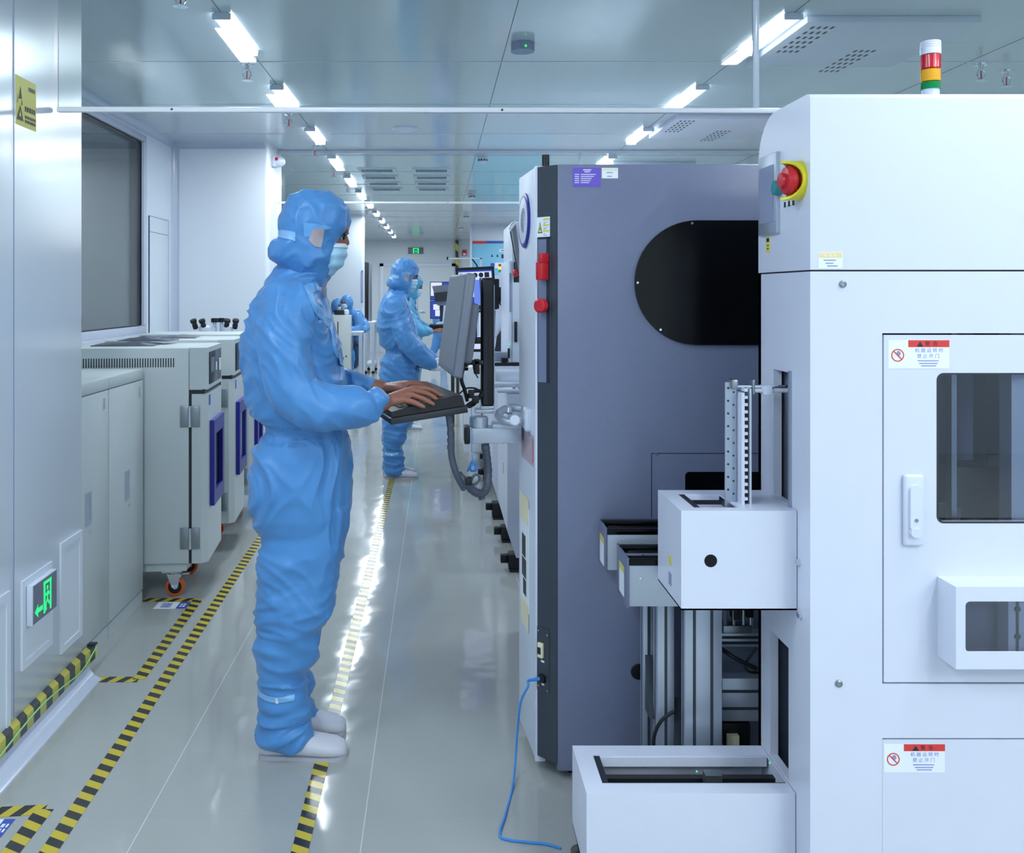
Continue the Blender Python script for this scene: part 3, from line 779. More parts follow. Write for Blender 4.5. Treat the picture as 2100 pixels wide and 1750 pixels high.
# microscopes on a bench behind the ovens
t = thing('bench', 'pale bench behind the ovens carrying the two microscopes', 'bench', (-1.85, 7.05, 0))
mb = MB('cab'); mb.box(-2.25, -1.46, 6.72, 7.45, 0.94, 0.975, 0.004); mb.build('bench_top', t)
for sx in (-2.2, -1.51):
    for sy in (6.77, 7.40):
        mb = MB('alud'); mb.box(sx-0.02, sx+0.02, sy-0.02, sy+0.02, 0, 0.94); mb.build('leg', t)
def microscope(px, Y, label, s=1):
    x = X_(px, Y); z = 0.975
    t = thing('microscope', label, 'microscope', (x, Y, z), 0, 'bench microscopes behind the ovens')
    mb = MB('white'); mb.box(x-0.08, x+0.08, Y-0.10, Y+0.10, z, z+0.03, 0.008); mb.build('base', t)
    mb = MB('chrome'); mb.cyl((x+0.06*s, Y+0.06, z+0.03), (x+0.06*s, Y+0.06, z+0.275), 0.017, seg=16); mb.build('column', t)
    mb = MB('white'); mb.lathe([(0.035, 0.15), (0.044, 0.17), (0.044, 0.205), (0.030, 0.222)], (x, Y, z), seg=20); mb.box(x-0.01, x+0.07*s if s > 0 else x+0.01, Y, Y+0.07, z+0.16, z+0.2); mb.build('head', t)
    mb = MB('black'); mb.cyl((x+0.06*s, Y+0.06, z+0.24), (x+0.06*s, Y+0.06, z+0.272), 0.027, seg=16); mb.build('focus_collar', t)
    for q in (-1, 1):
        mb = MB('black'); mb.lathe([(0.019, 0), (0.021, 0.03), (0.017, 0.04), (0.026, 0.062), (0.024, 0.075)], (x-0.03*s+q*0.033, Y-0.02, z+0.195), (-0.2*s, -0.35, 0.9), 16); mb.build('eyepiece', t)
microscope(420, 6.95, 'bench microscope with two black eyepieces, left of the pair')
microscope(466, 7.0, 'bench microscope with white head and chrome column, right of the pair', -1)
# ================================================================ foreground white loader machine
RX0, RX1, RY0, RY1 = 0.842, 2.05, 2.04, 2.37
ZS = Z_(557, RY0); ZT = Z_(190, RY0)
t = thing('board_loader', 'tall white board loader with windowed doors, red stop button and signal tower', 'machine', ((RX0+RX1)/2, 2.2, 0))
# hood with rounded back edge
R = 0.12
prof = [(RY0, ZS+0.004), (RY0, ZT-0.012), (RY0+0.006, ZT-0.003), (RY0+0.016, ZT)] + [(RY1-R+R*math.sin(math.radians(a)), ZT-R+R*math.cos(math.radians(a))) for a in range(0, 91, 10)] + [(RY1, ZS+0.004)]
mb = MB('white'); mb.prism(prof, 'x', RX0, RX1); hood = mb.build('hood', t)
# lower body: shell panels
D = dict(x0=1.009, x1=1.72, z0=0.560, z1=1.346)      # upper door
D2 = dict(x0=1.006, x1=1.72, z0=0.07, z1=0.430)
mb = MB('white')
fz0, fz1 = 0.05, ZS
g = 0.004
# front panel pieces round the two doors
for (a, b, c, d) in ((RX0, D['x0']-g, fz0, fz1), (D['x1']+g, RX1, fz0, fz1), (D['x0']-g, D['x1']+g, D['z1']+g, fz1), (D['x0']-g, D['x1']+g, D2['z1']+g, D['z0']-g), (D['x0']-g, D['x1']+g, fz0, D2['z0']-g)):
    mb.box(a, b, RY0, RY0+0.02, c, d)
# left side with the two slots
S1 = (2.157, 2.262, 0.932, 1.25); S2 = (2.166, 2.285, 0.27, 0.588)
ys = RY0+0.02
def side_piece(y0, y1, z0, z1): mb.box(RX0, RX0+0.02, y0, y1, z0, z1)
side_piece(ys, S1[0], fz0, fz1); side_piece(S2[1], RY1, fz0, fz1)
side_piece(S1[0], S2[1], S1[3], fz1); side_piece(S1[0], S2[1], S2[3], S1[2]); side_piece(S1[0], S2[1], fz0, S2[2])
side_piece(S1[1], S2[1], S1[2], S1[3]); side_piece(S1[0], S2[0], S2[2], S2[3])
mb.box(RX0, RX1, RY1-0.02, RY1, fz0, fz1); mb.box(RX1-0.02, RX1, ys, RY1-0.02, fz0, fz1)
mb.box(RX0+0.02, RX1-0.02, ys, RY1-0.02, fz0, fz0+0.02)
mb.build('cabinet_shell', t, angle=20)
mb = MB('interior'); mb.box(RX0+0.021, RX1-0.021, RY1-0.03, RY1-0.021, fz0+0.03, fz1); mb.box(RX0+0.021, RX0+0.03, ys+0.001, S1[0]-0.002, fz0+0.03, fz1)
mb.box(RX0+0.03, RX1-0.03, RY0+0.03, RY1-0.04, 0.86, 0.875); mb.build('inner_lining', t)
mb = MB('ink'); mb.box(RX0+0.004, RX1-0.01, RY0+0.005, RY1-0.005, ZS-0.002, ZS+0.004); mb.build('hood_seam', t)
# upper door with its window
WX0, WX1, WZ_0, WZ_1 = X_(1923, RY0), 1.62, Z_(1072, RY0), Z_(767, RY0)
mb = MB('white'); mb.frame(rect_like(D['x0'], D['x1'], D['z0'], D['z1']), rrect(WX0, WX1, WZ_0, WZ_1, 0.014), 'y', RY0+0.001, RY0+0.016)
door = mb.build('door', t)
mb = MB('glassd'); mb.prism(rrect(WX0-0.003, WX1+0.003, WZ_0-0.003, WZ_1+0.003, 0.014), 'y', RY0+0.016, RY0+0.019); mb.build('window_pane', door)
mb = MB('dgrey'); mb.frame(rrect(WX0-0.002, WX1+0.002, WZ_0-0.002, WZ_1+0.002, 0.016), rrect(WX0+0.002, WX1-0.002, WZ_0+0.002, WZ_1-0.002, 0.013), 'y', RY0+0.0005, RY0+0.004); mb.build('gasket', door)
# latch
lx0, lx1, lz0, lz1 = X_(1850, RY0), X_(1891, RY0), Z_(1118, RY0), Z_(972, RY0)
mb = MB('white'); mb.box(lx0, lx1, RY0-0.012, RY0+0.001, lz0, lz1, 0.006, 3); la = mb.build('latch', door)
mb = MB('white2'); mb.prism(rrect(lx0+0.010, lx1-0.010, lz0+0.035, lz1-0.022, 0.011), 'y', RY0-0.019, RY0-0.011); mb.build('latch_lever', la)
mb = MB('white'); mb.prism(rrect(lx0+0.010, lx1-0.010, lz0+0.022, lz0+0.042, 0.0095), 'y', RY0-0.022, RY0-0.011); mb.build('push_button', la)
mb = MB('steel'); mb.cyl(((lx0+lx1)/2, RY0-0.0205, lz0+0.060), ((lx0+lx1)/2, RY0-0.018, lz0+0.060), 0.004, seg=12); mb.build('lock', la)
def front(x, z): return Matrix(((1, 0, 0, x), (0, 0, -1, RY0+0.001), (0, 1, 0, z), (0, 0, 0, 1)))    # local x right, y up, normal toward -Y
def warn(parent, xl, zt, label):
    w, h = 0.1378, 0.064
    m = front(xl, zt-h)
    mb = MB('paper'); mb.box(0, w, 0, h, 0, 0.0006, mtx=m)
    s = mb.build('warning_sticker', parent); s['label'] = label
    mb = MB('labelr'); mb.box(0.045, w, h-0.0155, h, 0.0006, 0.0010, mtx=m)
    cx, cz = 0.021, 0.030
    ring = [(cx+0.0145*math.cos(2*math.pi*k/28), cz+0.0145*math.sin(2*math.pi*k/28)) for k in range(28)]
    rin = [(cx+0.0122*math.cos(2*math.pi*k/28), cz+0.0122*math.sin(2*math.pi*k/28)) for k in range(28)]
    mb.rings([[m @ Vector((*p, 0.0008)) for p in ring], [m @ Vector((*p, 0.0011)) for p in ring], [m @ Vector((*p, 0.0011)) for p in rin], [m @ Vector((*p, 0.0008)) for p in rin]], False, True)
    mb.box(-0.0128, 0.0128, -0.0012, 0.0012, 0.0009, 0.0012, mtx=m @ Matrix.Translation((cx, cz, 0)) @ Matrix.Rotation(math.radians(-45), 4, 'Z'))
    mb.use('labelg'); mb.sphere((cx+0.002, cz+0.004, 0.0009), (0.005, 0.006, 0.0001), 10, 6, mtx=m)
    mb.use('ink'); mb.poly([m @ Vector((x, z, 0.0013)) for x, z in ((0.064, h-0.0145), (0.079, h-0.0145), (0.0715, h-0.003))])
    mb.text('警  告', 0.0115, m @ Matrix.Translation((0.097, h-0.0085, 0.0013)))
    mb.use('inkb'); mb.text('机 器 运 转 时', 0.0105, m @ Matrix.Translation((0.092, h-0.0235, 0.0009))); mb.text('禁 止 开 门', 0.0105, m @ Matrix.Translation((0.090, h-0.0365, 0.0009)))
    bars(mb, [(0.066, 0.114, 0.0175), (0.070, 0.112, 0.0115), (0.074, 0.108, 0.006)], m @ Matrix.Translation((0, 0, -0.0002)), 0.0022)
    mb.build('printing', s)
warn(door, X_(1822, RY0), Z_(698, RY0), 'red and white warning sticker on the upper door')
mb = MB('white'); mb.box(D2['x0'], D2['x1'], RY0+0.001, RY0+0.016, D2['z0'], D2['z1']); door2 = mb.build('lower_door', t)
warn(door2, X_(1813, RY0), Z_(1527, RY0), 'red and white warning sticker on the lower door')
# protruding viewing box on the door
bx0, bz0, bz1, by = X_(1923, RY0), Z_(1346, RY0), Z_(1183, RY0), 1.968
wx0, wz0, wz1 = X_(1980, by), Z_(1338, by), Z_(1234, by)
mb = MB('white'); 
fr_o = rect_like(bx0, 1.66, bz0, bz1); fr_i = rrect(wx0, 1.60, wz0, wz1, 0.010)
mb.frame(fr_o, fr_i, 'y', by, by+0.006)
for (a, b, c, d) in ((bx0, 1.66, bz1-0.006, bz1), (bx0, 1.66, bz0, bz0+0.006), (bx0, bx0+0.006, bz0+0.006, bz1-0.006), (1.654, 1.66, bz0+0.006, bz1-0.006)): mb.box(a, b, by+0.006, RY0+0.001, c, d)
vb = mb.build('viewing_box', door, angle=20)
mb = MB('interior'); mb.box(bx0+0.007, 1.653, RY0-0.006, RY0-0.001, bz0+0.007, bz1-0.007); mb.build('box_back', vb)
mb = MB('glassd'); mb.prism(rrect(wx0-0.002, 1.602, wz0-0.002, wz1+0.002, 0.010), 'y', by+0.006, by+0.009); mb.build('box_window', vb)
mb = MB('white2'); mb.box(X_(2062, 2.0), X_(2062, 2.0)+0.09, RY0-0.05, RY0-0.01, bz0+0.01, bz1-0.01); mb.use('ink')
for z in (wz1-0.024, wz0+0.026): mb.cyl((X_(2086, 1.99), RY0-0.052, z), (X_(2086, 1.99), RY0-0.049, z), 0.007, seg=12)
mb.box(X_(2086, 1.99)-0.003, X_(2086, 1.99)+0.003, RY0-0.0515, RY0-0.049, bz0+0.01, bz1-0.01); mb.build('inner_profile', vb)
# inside the upper window
for dx_ in (0, 0.055):
    mb = MB('white2'); mb.box(X_(2066, 2.09)+dx_, X_(2066, 2.09)+dx_+0.05, 2.075, 2.12, 0.88, 1.46); mb.build('white_upright', t)
mb = MB('dgrey'); mb.box(1.335, 1.385, 2.2, 2.25, 0.88, 1.46); mb.box(1.16, 1.30, 2.15, 2.30, 0.876, 0.90); mb.box(1.25, 1.36, 2.18, 2.28, 0.876, 1.02, 0.005); mb.use('mgrey'); mb.box(1.32, 1.37, 2.16, 2.17, 1.025, 1.05); mb.box(1.21, 1.24, 2.14, 2.2, 0.878, 0.93); mb.build('lift_mechanism', t)
mb = MB('steel'); mb.box(X_(1944, 2.1), X_(1944, 2.1)+0.012, 2.085, 2.11, 0.9, 1.40); mb.build('inner_door_profile', t)
# screws on the front
for (x, z) in ((X_(1728, RY0), Z_(583, RY0)), (X_(1720, RY0), Z_(1402, RY0))):
    mb = MB('steel'); mb.lathe([(0.0085, 0), (0.008, 0.003), (0.005, 0.0045), (0.0045, 0.003), (0.001, 0.003)], (x, RY0, z), (0, -1, 0), 16); mb.build('screw', t)
M['labelo'] = mat('label_pale_orange', '#f0d9a0', 0.5)
# cream sticker on the hood front
m = front(X_(1678, RY0), Z_(551, RY0)); m.translation.y = RY0-0.0002
mb = MB('paper'); mb.box(0, 0.055, 0, 0.037, 0, 0.0006, mtx=m); mb.use('labelo'); mb.box(0.002, 0.053, 0.025, 0.036, 0.0006, 0.001, mtx=m); mb.use('labelc'); mb.box(0.012, 0.018, 0.027, 0.034, 0.001, 0.0013, mtx=m); mb.box(0.024, 0.030, 0.027, 0.034, 0.001, 0.0013, mtx=m); mb.box(0.035, 0.040, 0.027, 0.034, 0.001, 0.0013, mtx=m)
mb.use('labelg'); bars(mb, [(0.012, 0.040, 0.019), (0.016, 0.034, 0.012), (0.020, 0.044, 0.006)], m, 0.0022); mb.build('yellow_topped_sticker', hood)
# signal tower
tx, ty = X_(1904, 2.25), 2.24
z0 = ZT; zs = [Z_(v, 2.25) for v in (187, 171, 145, 115, 88)]
mb = MB('white'); mb.lathe([(0.020, 0), (0.020, zs[0]-z0+0.001)], (tx, ty, z0), seg=24); tw = mb.build('signal_tower', hood)
def lens(name, m, a, b):
    mb = MB(m); pr = [(0.0215, a+0.001)]; n = 12
    for k in range(n): pr += [(0.0230, a+0.001+(b-a-0.002)*(k+0.3)/n), (0.0222, a+0.001+(b-a-0.002)*(k+0.8)/n)]
    pr += [(0.0215, b-0.001)]; mb.lathe(pr, (tx, ty, 0), seg=24); mb.build(name, tw, angle=60)
def lensmat(name, col):
    m = mat(name, col, 0.2, var=0.03, coat=0.5); b = m.node_tree.nodes['Principled BSDF']
    b.inputs['Subsurface Weight'].default_value = 0.0; b.inputs['Transmission Weight'].default_value = 0.0
    return m
M['lensg'] = lensmat('green_lens', '#0d9a58'); M['lensy'] = lensmat('amber_lens', '#f0b010'); M['lensr'] = lensmat('red_lens', '#c8182e')
lens('green_lens', 'lensg', zs[0], zs[1]); lens('amber_lens', 'lensy', zs[1], zs[2]); lens('red_lens', 'lensr', zs[2], zs[3])
mb = MB('white'); h = zs[4]-zs[3]; mb.lathe([(0.0235, 0), (0.0235, h*0.45), (0.0225, h*0.48), (0.0235, h*0.52), (0.0235, h*0.62), (0.0225, h*0.66), (0.0235, h*0.70), (0.0235, h*0.8), (0.0225, h*0.84), (0.0235, h*0.88), (0.0225, h), (0.001, h)], (tx, ty, zs[3]), seg=24); mb.build('buzzer_cap', tw, angle=60)
# touch screen and buttons on the left side of the hood
def side(y, z): return Matrix(((0, 0, -1, RX0), (-1, 0, 0, y), (0, 1, 0, z), (0, 0, 0, 1)))    # local x -> -Y (toward the viewer), y up, normal -X
glassd2 = None
y0, y1, z0, z1 = 2.219, 2.345, Z_(480, 2.25), Z_(310, 2.22)
M['panelg'] = mat('screen_painted_reflection', '#8f99b4', 0.15, var=0.03)  # pale tone paints the reflection into the touch screen
mb = MB('alu'); mb.box(RX0-0.010, RX0+0.002, y0, y1, z0, z1, 0.003); hm = mb.build('touch_screen', hood)
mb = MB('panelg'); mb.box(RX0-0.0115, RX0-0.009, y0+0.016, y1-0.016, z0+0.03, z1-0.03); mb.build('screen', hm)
ey, ez = 2.098, Z_(371, 2.10)
mb = MB('yellow')
# open yellow guard ring: two lips above and below the button
n = 24; A, B, C, Dd = [], [], [], []
for k in range(n):
    a = 2*math.pi*k/n; r = 0.046; ca, sa = math.cos(a), math.sin(a)
    hgt = 0.046 - 0.036*abs(ca)**0.8
    A.append(Vector((RX0, ey - r*ca*1.0, ez + r*sa))); B.append(Vector((RX0-hgt, ey - r*ca, ez + r*sa)))
    C.append(Vector((RX0-hgt, ey - 0.040*ca, ez + 0.040*sa))); Dd.append(Vector((RX0-0.004, ey - 0.040*ca, ez + 0.040*sa)))
mb.rings([A, B, C, Dd], True); mb.build('yellow_guard', hood)
mb = MB('red'); mb.lathe([(0.020, 0.002), (0.020, 0.014), (0.033, 0.016), (0.035, 0.026), (0.031, 0.036), (0.018, 0.039), (0.018, 0.047), (0.001, 0.048)], (RX0, ey, ez), (-1, 0, 0), 28); eb = mb.build('emergency_button', hood)
mb = MB('teal'); mb.lathe([(0.018, 0), (0.018, 0.018), (0.015, 0.020), (0.001, 0.020)], (RX0, 2.225-0.012, Z_(386, 2.22)), (-1, 0, 0), 20); mb.build('start_button', hood)
m = side(2.15, Z_(412, 2.12)); mb = MB('paper'); mb.box(-0.05, 0.035, -0.006, 0.006, 0, 0.001, mtx=m); mb.use('ink')
for x in (-0.036, -0.010, 0.016): mb.box(x-0.006, x+0.006, -0.009, 0.004, 0.001, 0.0016, mtx=m)
mb.build('button_legend', hood)
m = side(2.30, Z_(503, 2.30)); mb = MB('labely'); mb.box(-0.014, 0.014, -0.018, 0.022, 0, 0.001, mtx=m); mb.use('ink'); mb.box(-0.008, 0.010, 0.008, 0.018, 0.001, 0.0015, mtx=m); bars(mb, [(-0.004, 0.006, -0.001), (-0.004, 0.006, -0.009)], m, 0.004); mb.build('small_yellow_sticker', hood)
# magazine slot contents
mb = MB('mgrey'); mb.box(RX0+0.03, RX0+0.10, S1[0]+0.02, S1[1]+0.05, 0.90, 1.26); mb.build('slot_guide', t)
mb = MB('alud'); mb.box(RX0-0.006, RX0+0.004, S1[0]-0.012, S1[0]-0.002, S1[2], S1[3]+0.005); mb.build('slot_edge', t)
# receiving boxes
def open_box(name, x0, y0, y1, z0, z1, ox0, ox1, oy0, oy1, depth, label=None, inside='interior'):
    mb = MB('white')
    X1 = RX0-0.002; w = 0.004
    # walls and top plate with an opening
    mb.box(x0, X1, y0, y0+w, z0, z1-w); mb.box(x0, X1, y1-w, y1, z0, z1-w); mb.box(x0, x0+w, y0+w, y1-w, z0, z1-w); mb.box(x0, X1, y0, y1, z0, z0+w)
    for (a, b, c, d) in ((x0, ox0, y0, y1), (ox1, X1, y0, y1), (ox0, ox1, y0, oy0), (ox0, ox1, oy1, y1)):
        if b-a > 1e-4: mb.box(a, b, c, d, z1-w, z1)
    mb.box(ox0, ox1, oy1-0.002, oy1+0.002, z1-depth*0.5, z1-w)
    o = mb.build(name, t, angle=20); o['label'] = label
    mb = MB(inside); mb.box(ox0-0.01, ox1+0.004, oy0-0.01, oy1-0.004, z1-depth, z1-depth+0.004); mb.build('box_floor', o)
    mb = MB('ink'); mb.box(ox0-0.002, ox0+0.016, oy0-0.004, oy1+0.002, z1-depth*0.6, z1-0.001); mb.build('edge_strip', o); mb = MB('ink'); mb.box(ox0+0.016, ox1, oy0-0.004, oy0+0.006, z1-depth*0.6, z1-0.0015); mb.build('edge_strip', o)
    return o
ub = open_box('upper_receiving_box', X_(1397, 2.112), 2.112, 2.335, Z_(1252, 2.112), Z_(1048, 2.112), X_(1422, 2.15), X_(1512, 2.15), 2.145, 2.29, 0.03, 'small white box with round hole sticking out of the machine side', 'white')
mb = MB('blackg'); mb.lathe([(0.015, 0.0), (0.013, -0.002), (0.002, -0.008)], (X_(1458, 2.11), 2.1115, Z_(1151, 2.11)), (0, -1, 0), 24); mb.build('round_hole', ub)
m = Matrix(((0, 0, -1, X_(1397, 2.112)), (-1, 0, 0, 2.21), (0, 1, 0, 0.775), (0, 0, 0, 1)))
mb = MB('labely'); mb.box(-0.012, 0.012, 0.0, 0.022, 0, 0.001, mtx=m); mb.use('labelg'); mb.box(-0.014, 0.010, -0.05, -0.02, 0, 0.001, mtx=m); mb.build('side_stickers', ub)
lb = open_box('lower_receiving_box', X_(1203, 2.12), 2.12, 2.345, 0.062, Z_(1628, 2.12), X_(1236, 2.16), RX0-0.006, 2.165, 2.295, 0.055, 'long white floor level box sticking out of the machine side')
mb = MB('black'); mb.box(X_(1236, 2.16)+0.02, RX0, 2.18, 2.20, Z_(1628, 2.12)-0.05, Z_(1628, 2.12)-0.035); mb.build('inner_rail', lb); mb = MB('black'); mb.box(X_(1236, 2.16)+0.02, RX0, 2.25, 2.27, Z_(1628, 2.12)-0.05, Z_(1628, 2.12)-0.035); mb.build('inner_rail', lb)
mb = MB('paper'); mb.box(X_(1236, 2.16)+0.01, X_(1390, 2.16), 2.167, 2.171, Z_(1628, 2.12)-0.03, Z_(1628, 2.12)-0.006); mb.build('white_liner', lb)
mb = MB('steel'); mb.box(0.66, 0.70, 2.22, 2.25, Z_(1628, 2.12)-0.04, Z_(1628, 2.12)-0.012); mb.build('sensor', lb); mb = MB('ledg'); mb.cyl((X_(1433, 2.2), 2.215, Z_(1590, 2.2)), (X_(1433, 2.2), 2.218, Z_(1590, 2.2)), 0.0018, seg=8); mb.build('indicator_lamp', lb); mb = MB('ledg'); mb.cyl((0.815, 2.215, Z_(1572, 2.2)), (0.815, 2.218, Z_(1572, 2.2)), 0.0018, seg=8); mb.build('indicator_lamp', lb)
for (x, y) in ((0.40, 2.31), (0.80, 2.31), (0.40, 2.16)):
    mb = MB('black'); mb.lathe([(0.030, 0), (0.030, 0.012), (0.012, 0.02), (0.010, 0.064)], (x-0.03, y, 0), seg=18); mb.build('levelling_foot', t)
for (x, y) in ((0.92, 2.1), (0.92, 2.32), (1.95, 2.1), (1.95, 2.32)):
    mb = MB('black'); mb.lathe([(0.030, 0), (0.030, 0.012), (0.012, 0.02), (0.010, 0.055)], (x, y, 0), seg=18); mb.build('levelling_foot', t)
mb = MB('chrome'); mb.lathe([(0.008, 0), (0.008, 0.008), (0.001, 0.009)], (RX0, 2.10, Z_(1153, 2.1)), (-1, 0, 0), 12); mb.build('screw', t); mb = MB('chrome'); mb.lathe([(0.008, 0), (0.008, 0.008), (0.001, 0.009)], (RX0, 2.09, Z_(1262, 2.09)), (-1, 0, 0), 12); mb.build('screw', t)
# slotted magazine standing in the upper box
mx, my = X_(1520, 2.2), 2.205
t = thing('board_magazine', 'upright slotted magazine rack standing in the upper white box', 'rack', (mx, my, Z_(1048, 2.112)))
zb, zt = Z_(1048, 2.112)-0.02, Z_(787, 2.2)
mb = MB('alud'); mb.box(X_(1488, 2.2), X_(1511, 2.2), my-0.002, my+0.003, zb, zt+0.003)
pl = mb.build('perforated_plate', t)
mb = MB('ink')
for k in range(9):
    z = zb + 0.05 + k*0.031
    mb.cyl((X_(1494, 2.2), my-0.003, z), (X_(1494, 2.2), my-0.0015, z), 0.0028, seg=8); mb.cyl((X_(1505, 2.2), my-0.003, z-0.010), (X_(1505, 2.2), my-0.0015, z-0.010), 0.0024, seg=8)
mb.build('holes', pl)
mb = MB('white'); mb.box(X_(1514, 2.2), X_(1520, 2.2), my-0.03, my+0.03, zb, zt-0.02)
for k in range(17): mb.box(X_(1520, 2.2), X_(1527, 2.2), my-0.028, my+0.03, zb+0.012+k*0.0175, zb+0.012+k*0.0175+0.007)
mb.build('comb_strip', t)
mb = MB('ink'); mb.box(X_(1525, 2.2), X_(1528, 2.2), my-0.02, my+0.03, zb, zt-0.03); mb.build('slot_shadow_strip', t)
mb = MB('alu'); mb.box(X_(1530, 2.2), X_(1534, 2.2), my-0.03, my+0.03, zb, zt-0.01); mb.build('edge_profile', t)
mb = MB('chrome'); mb.cyl((X_(1500, 2.2), my-0.005, Z_(793, 2.2)), (RX0+0.05, my-0.005, Z_(793, 2.2)), 0.004, seg=10); mb.build('clamp_rod', t)
mb = MB('white'); mb.cyl((X_(1545, 2.2), my-0.005, Z_(801, 2.2)), (RX0+0.05, my-0.005, Z_(801, 2.2)), 0.0055, seg=12); mb.box(X_(1562, 2.2), X_(1580, 2.2), my-0.02, my+0.01, Z_(809, 2.2), Z_(790, 2.2), 0.002); mb.build('push_cylinder', t)
mb = MB('steel'); mb.box(X_(1499, 2.2), X_(1512, 2.2), my-0.012, my+0.02, zt-0.012, zt+0.010, 0.002); mb.box(X_(1541, 2.2), X_(1547, 2.2), my-0.012, my+0.02, zt-0.026, zt+0.010, 0.002); mb.build('clamp_block', t)

# ================================================================ conveyor frame between the machines
t = thing('board_conveyor', 'aluminium board conveyor with two grey rails behind the white receiving boxes', 'conveyor', (0.68, 2.5, 0))
def rail(y, ye, x0, z0, z1):
    mb = MB('alu'); mb.box(x0, 1.25, y, y+0.012, z0, z1-0.016, 0.002); mb.box(x0, 1.25, y+0.012, ye, z0, z1-0.03)
    r = mb.build('conveyor_rail', t)
    mb = MB('blackg'); mb.box(x0-0.003, 1.25, y-0.002, y+0.02, z1-0.016, z1, 0.002); mb.box(x0-0.003, 1.25, ye-0.03, ye, z1-0.012, z1+0.006, 0.002); mb.build('top_guide', r)
    mb = MB('chrome'); mb.box(x0+0.01, 1.25, y+0.022, ye-0.032, z1-0.02, z1-0.014, 0.002); mb.build('belt_strip', r)
    mb = MB('slate'); mb.box(x0-0.006, x0, y-0.003, ye+0.003, z0-0.004, z1+0.004, 0.001); mb.build('end_plate', r)
    m = Matrix(((0, 0, -1, x0-0.006), (-1, 0, 0, (y+ye)/2), (0, 1, 0, z1-0.06), (0, 0, 0, 1)))
    mb = MB('labely'); mb.box(-0.03, 0.03, 0.012, 0.03, 0, 0.001, mtx=m); mb.use('paper'); mb.box(-0.03, 0.03, -0.05, 0.012, 0, 0.001, mtx=m); mb.build('rail_label', r)
    mb = MB('chrome')
    for x in (x0+0.03, x0+0.095): mb.cyl((x, y-0.003, z0+0.075), (x, y+0.001, z0+0.075), 0.003, seg=8)
    mb.build('screws', r)
rail(2.373, 2.50, 0.5026, 0.6156, 0.740); rail(2.56, 2.65, 0.480, 0.654, 0.771)
def profile(name, x0, x1, y0, y1, z0, z1, axis='z'):
    mb = MB('alu'); mb.box(x0, x1, y0, y1, z0, z1, 0.002)
    mb.use('slated')
    if axis == 'z':
        w = (x1-x0); 
        for c in ((0.5,) if w < 0.06 else (0.25, 0.72)): mb.box(x0+w*c-0.004, x0+w*c+0.004, y0-0.0006, y0+0.001, z0, z1)
        mb.box(x0-0.0006, x0+0.001, (y0+y1)/2-0.004, (y0+y1)/2+0.004, z0, z1)
    else:
        for c in (0.3, 0.7): mb.box(x0, x1, y0-0.0006, y0+0.001, z0+(z1-z0)*c-0.004, z0+(z1-z0)*c+0.004)
    mb.build(name, t)
profile('upright', X_(1405, 2.40), X_(1481, 2.40), 2.40, 2.44, 0.0, 0.622)
profile('upright', X_(1350, 2.46), X_(1385, 2.46), 2.47, 2.52, 0.0, 0.622)
profile('upright', X_(1321, 2.55), X_(1344, 2.55), 2.56, 2.60, 0.0, 0.622)
profile('cross_beam', X_(1481, 2.47), 1.20, 2.47, 2.51, Z_(1480, 2.47), Z_(1392, 2.47), 'x')
profile('cross_beam', X_(1481, 2.5), 1.20, 2.52, 2.56, Z_(1333, 2.5), Z_(1305, 2.5), 'x')
mb = MB('alud'); mb.box(X_(1481, 2.58), 1.2, 2.60, 2.61, 0.05, 0.62); mb.box(X_(1481, 2.5), 1.2, 2.49, 2.60, Z_(1400, 2.5), Z_(1390, 2.5)); mb.build('back_plate', t)
mb = MB('steel'); mb.box(X_(1486, 2.45), X_(1545, 2.45), 2.46, 2.50, Z_(1300, 2.46), Z_(1284, 2.46), 0.003)
for px in (1492, 1510, 1530, 1545): mb.cyl((X_(px, 2.45), 2.47, Z_(1290, 2.45)), (X_(px, 2.45), 2.47, 0.622), 0.006, seg=10)
mb.use('black'); mb.box(X_(1508, 2.45), X_(1522, 2.45), 2.46, 2.5, Z_(1275, 2.45), 0.622); mb.box(X_(1535, 2.45), X_(1548, 2.45), 2.46, 2.5, Z_(1270, 2.45)  , 0.622); mb.build('air_cylinders', t)
mb = MB('black'); mb.box(X_(1488, 2.45), X_(1545, 2.45), 2.47, 2.56, 0.20, 0.262, 0.004); mb.use('labelc'); mb.box(X_(1497, 2.44), X_(1520, 2.44), 2.455, 2.47, 0.18, 0.235); mb.build('motor', t)
mb = MB('slated'); mb.prism([(2.44, 0.18), (2.50, 0.32), (2.50, 0.18)], 'x', X_(1385, 2.46), X_(1405, 2.46)); mb.prism([(2.50, 0.26), (2.57, 0.44), (2.57, 0.26)], 'x', X_(1333, 2.5), X_(1349, 2.5)); mb.build('gusset', t)
mb = MB('cable'); mb.tube([(X_(1478, 2.5), 2.50, Z_(1330, 2.5)), (X_(1510, 2.47), 2.48, Z_(1350, 2.48)), (X_(1555, 2.46), 2.47, Z_(1372, 2.47))], 0.006, 8); mb.build('cable', t)
mb = MB('cable'); mb.tube([(X_(1552, 2.49), 2.49, Z_(1328, 2.49)), (X_(1530, 2.48), 2.485, Z_(1362, 2.485)), (X_(1536, 2.48), 2.48, Z_(1378, 2.48)), (X_(1560, 2.48), 2.48, Z_(1380, 2.48))], 0.0035, 8); mb.build('cable', t)
mb = MB('cable'); mb.tube([(X_(1382, 2.46), 2.45, Z_(1458, 2.45)), (X_(1355, 2.46), 2.45, Z_(1478, 2.45)), (X_(1340, 2.46), 2.45, Z_(1510, 2.45)), (X_(1337, 2.46), 2.45, Z_(1560, 2.45))], 0.005, 8); mb.build('cable', t)
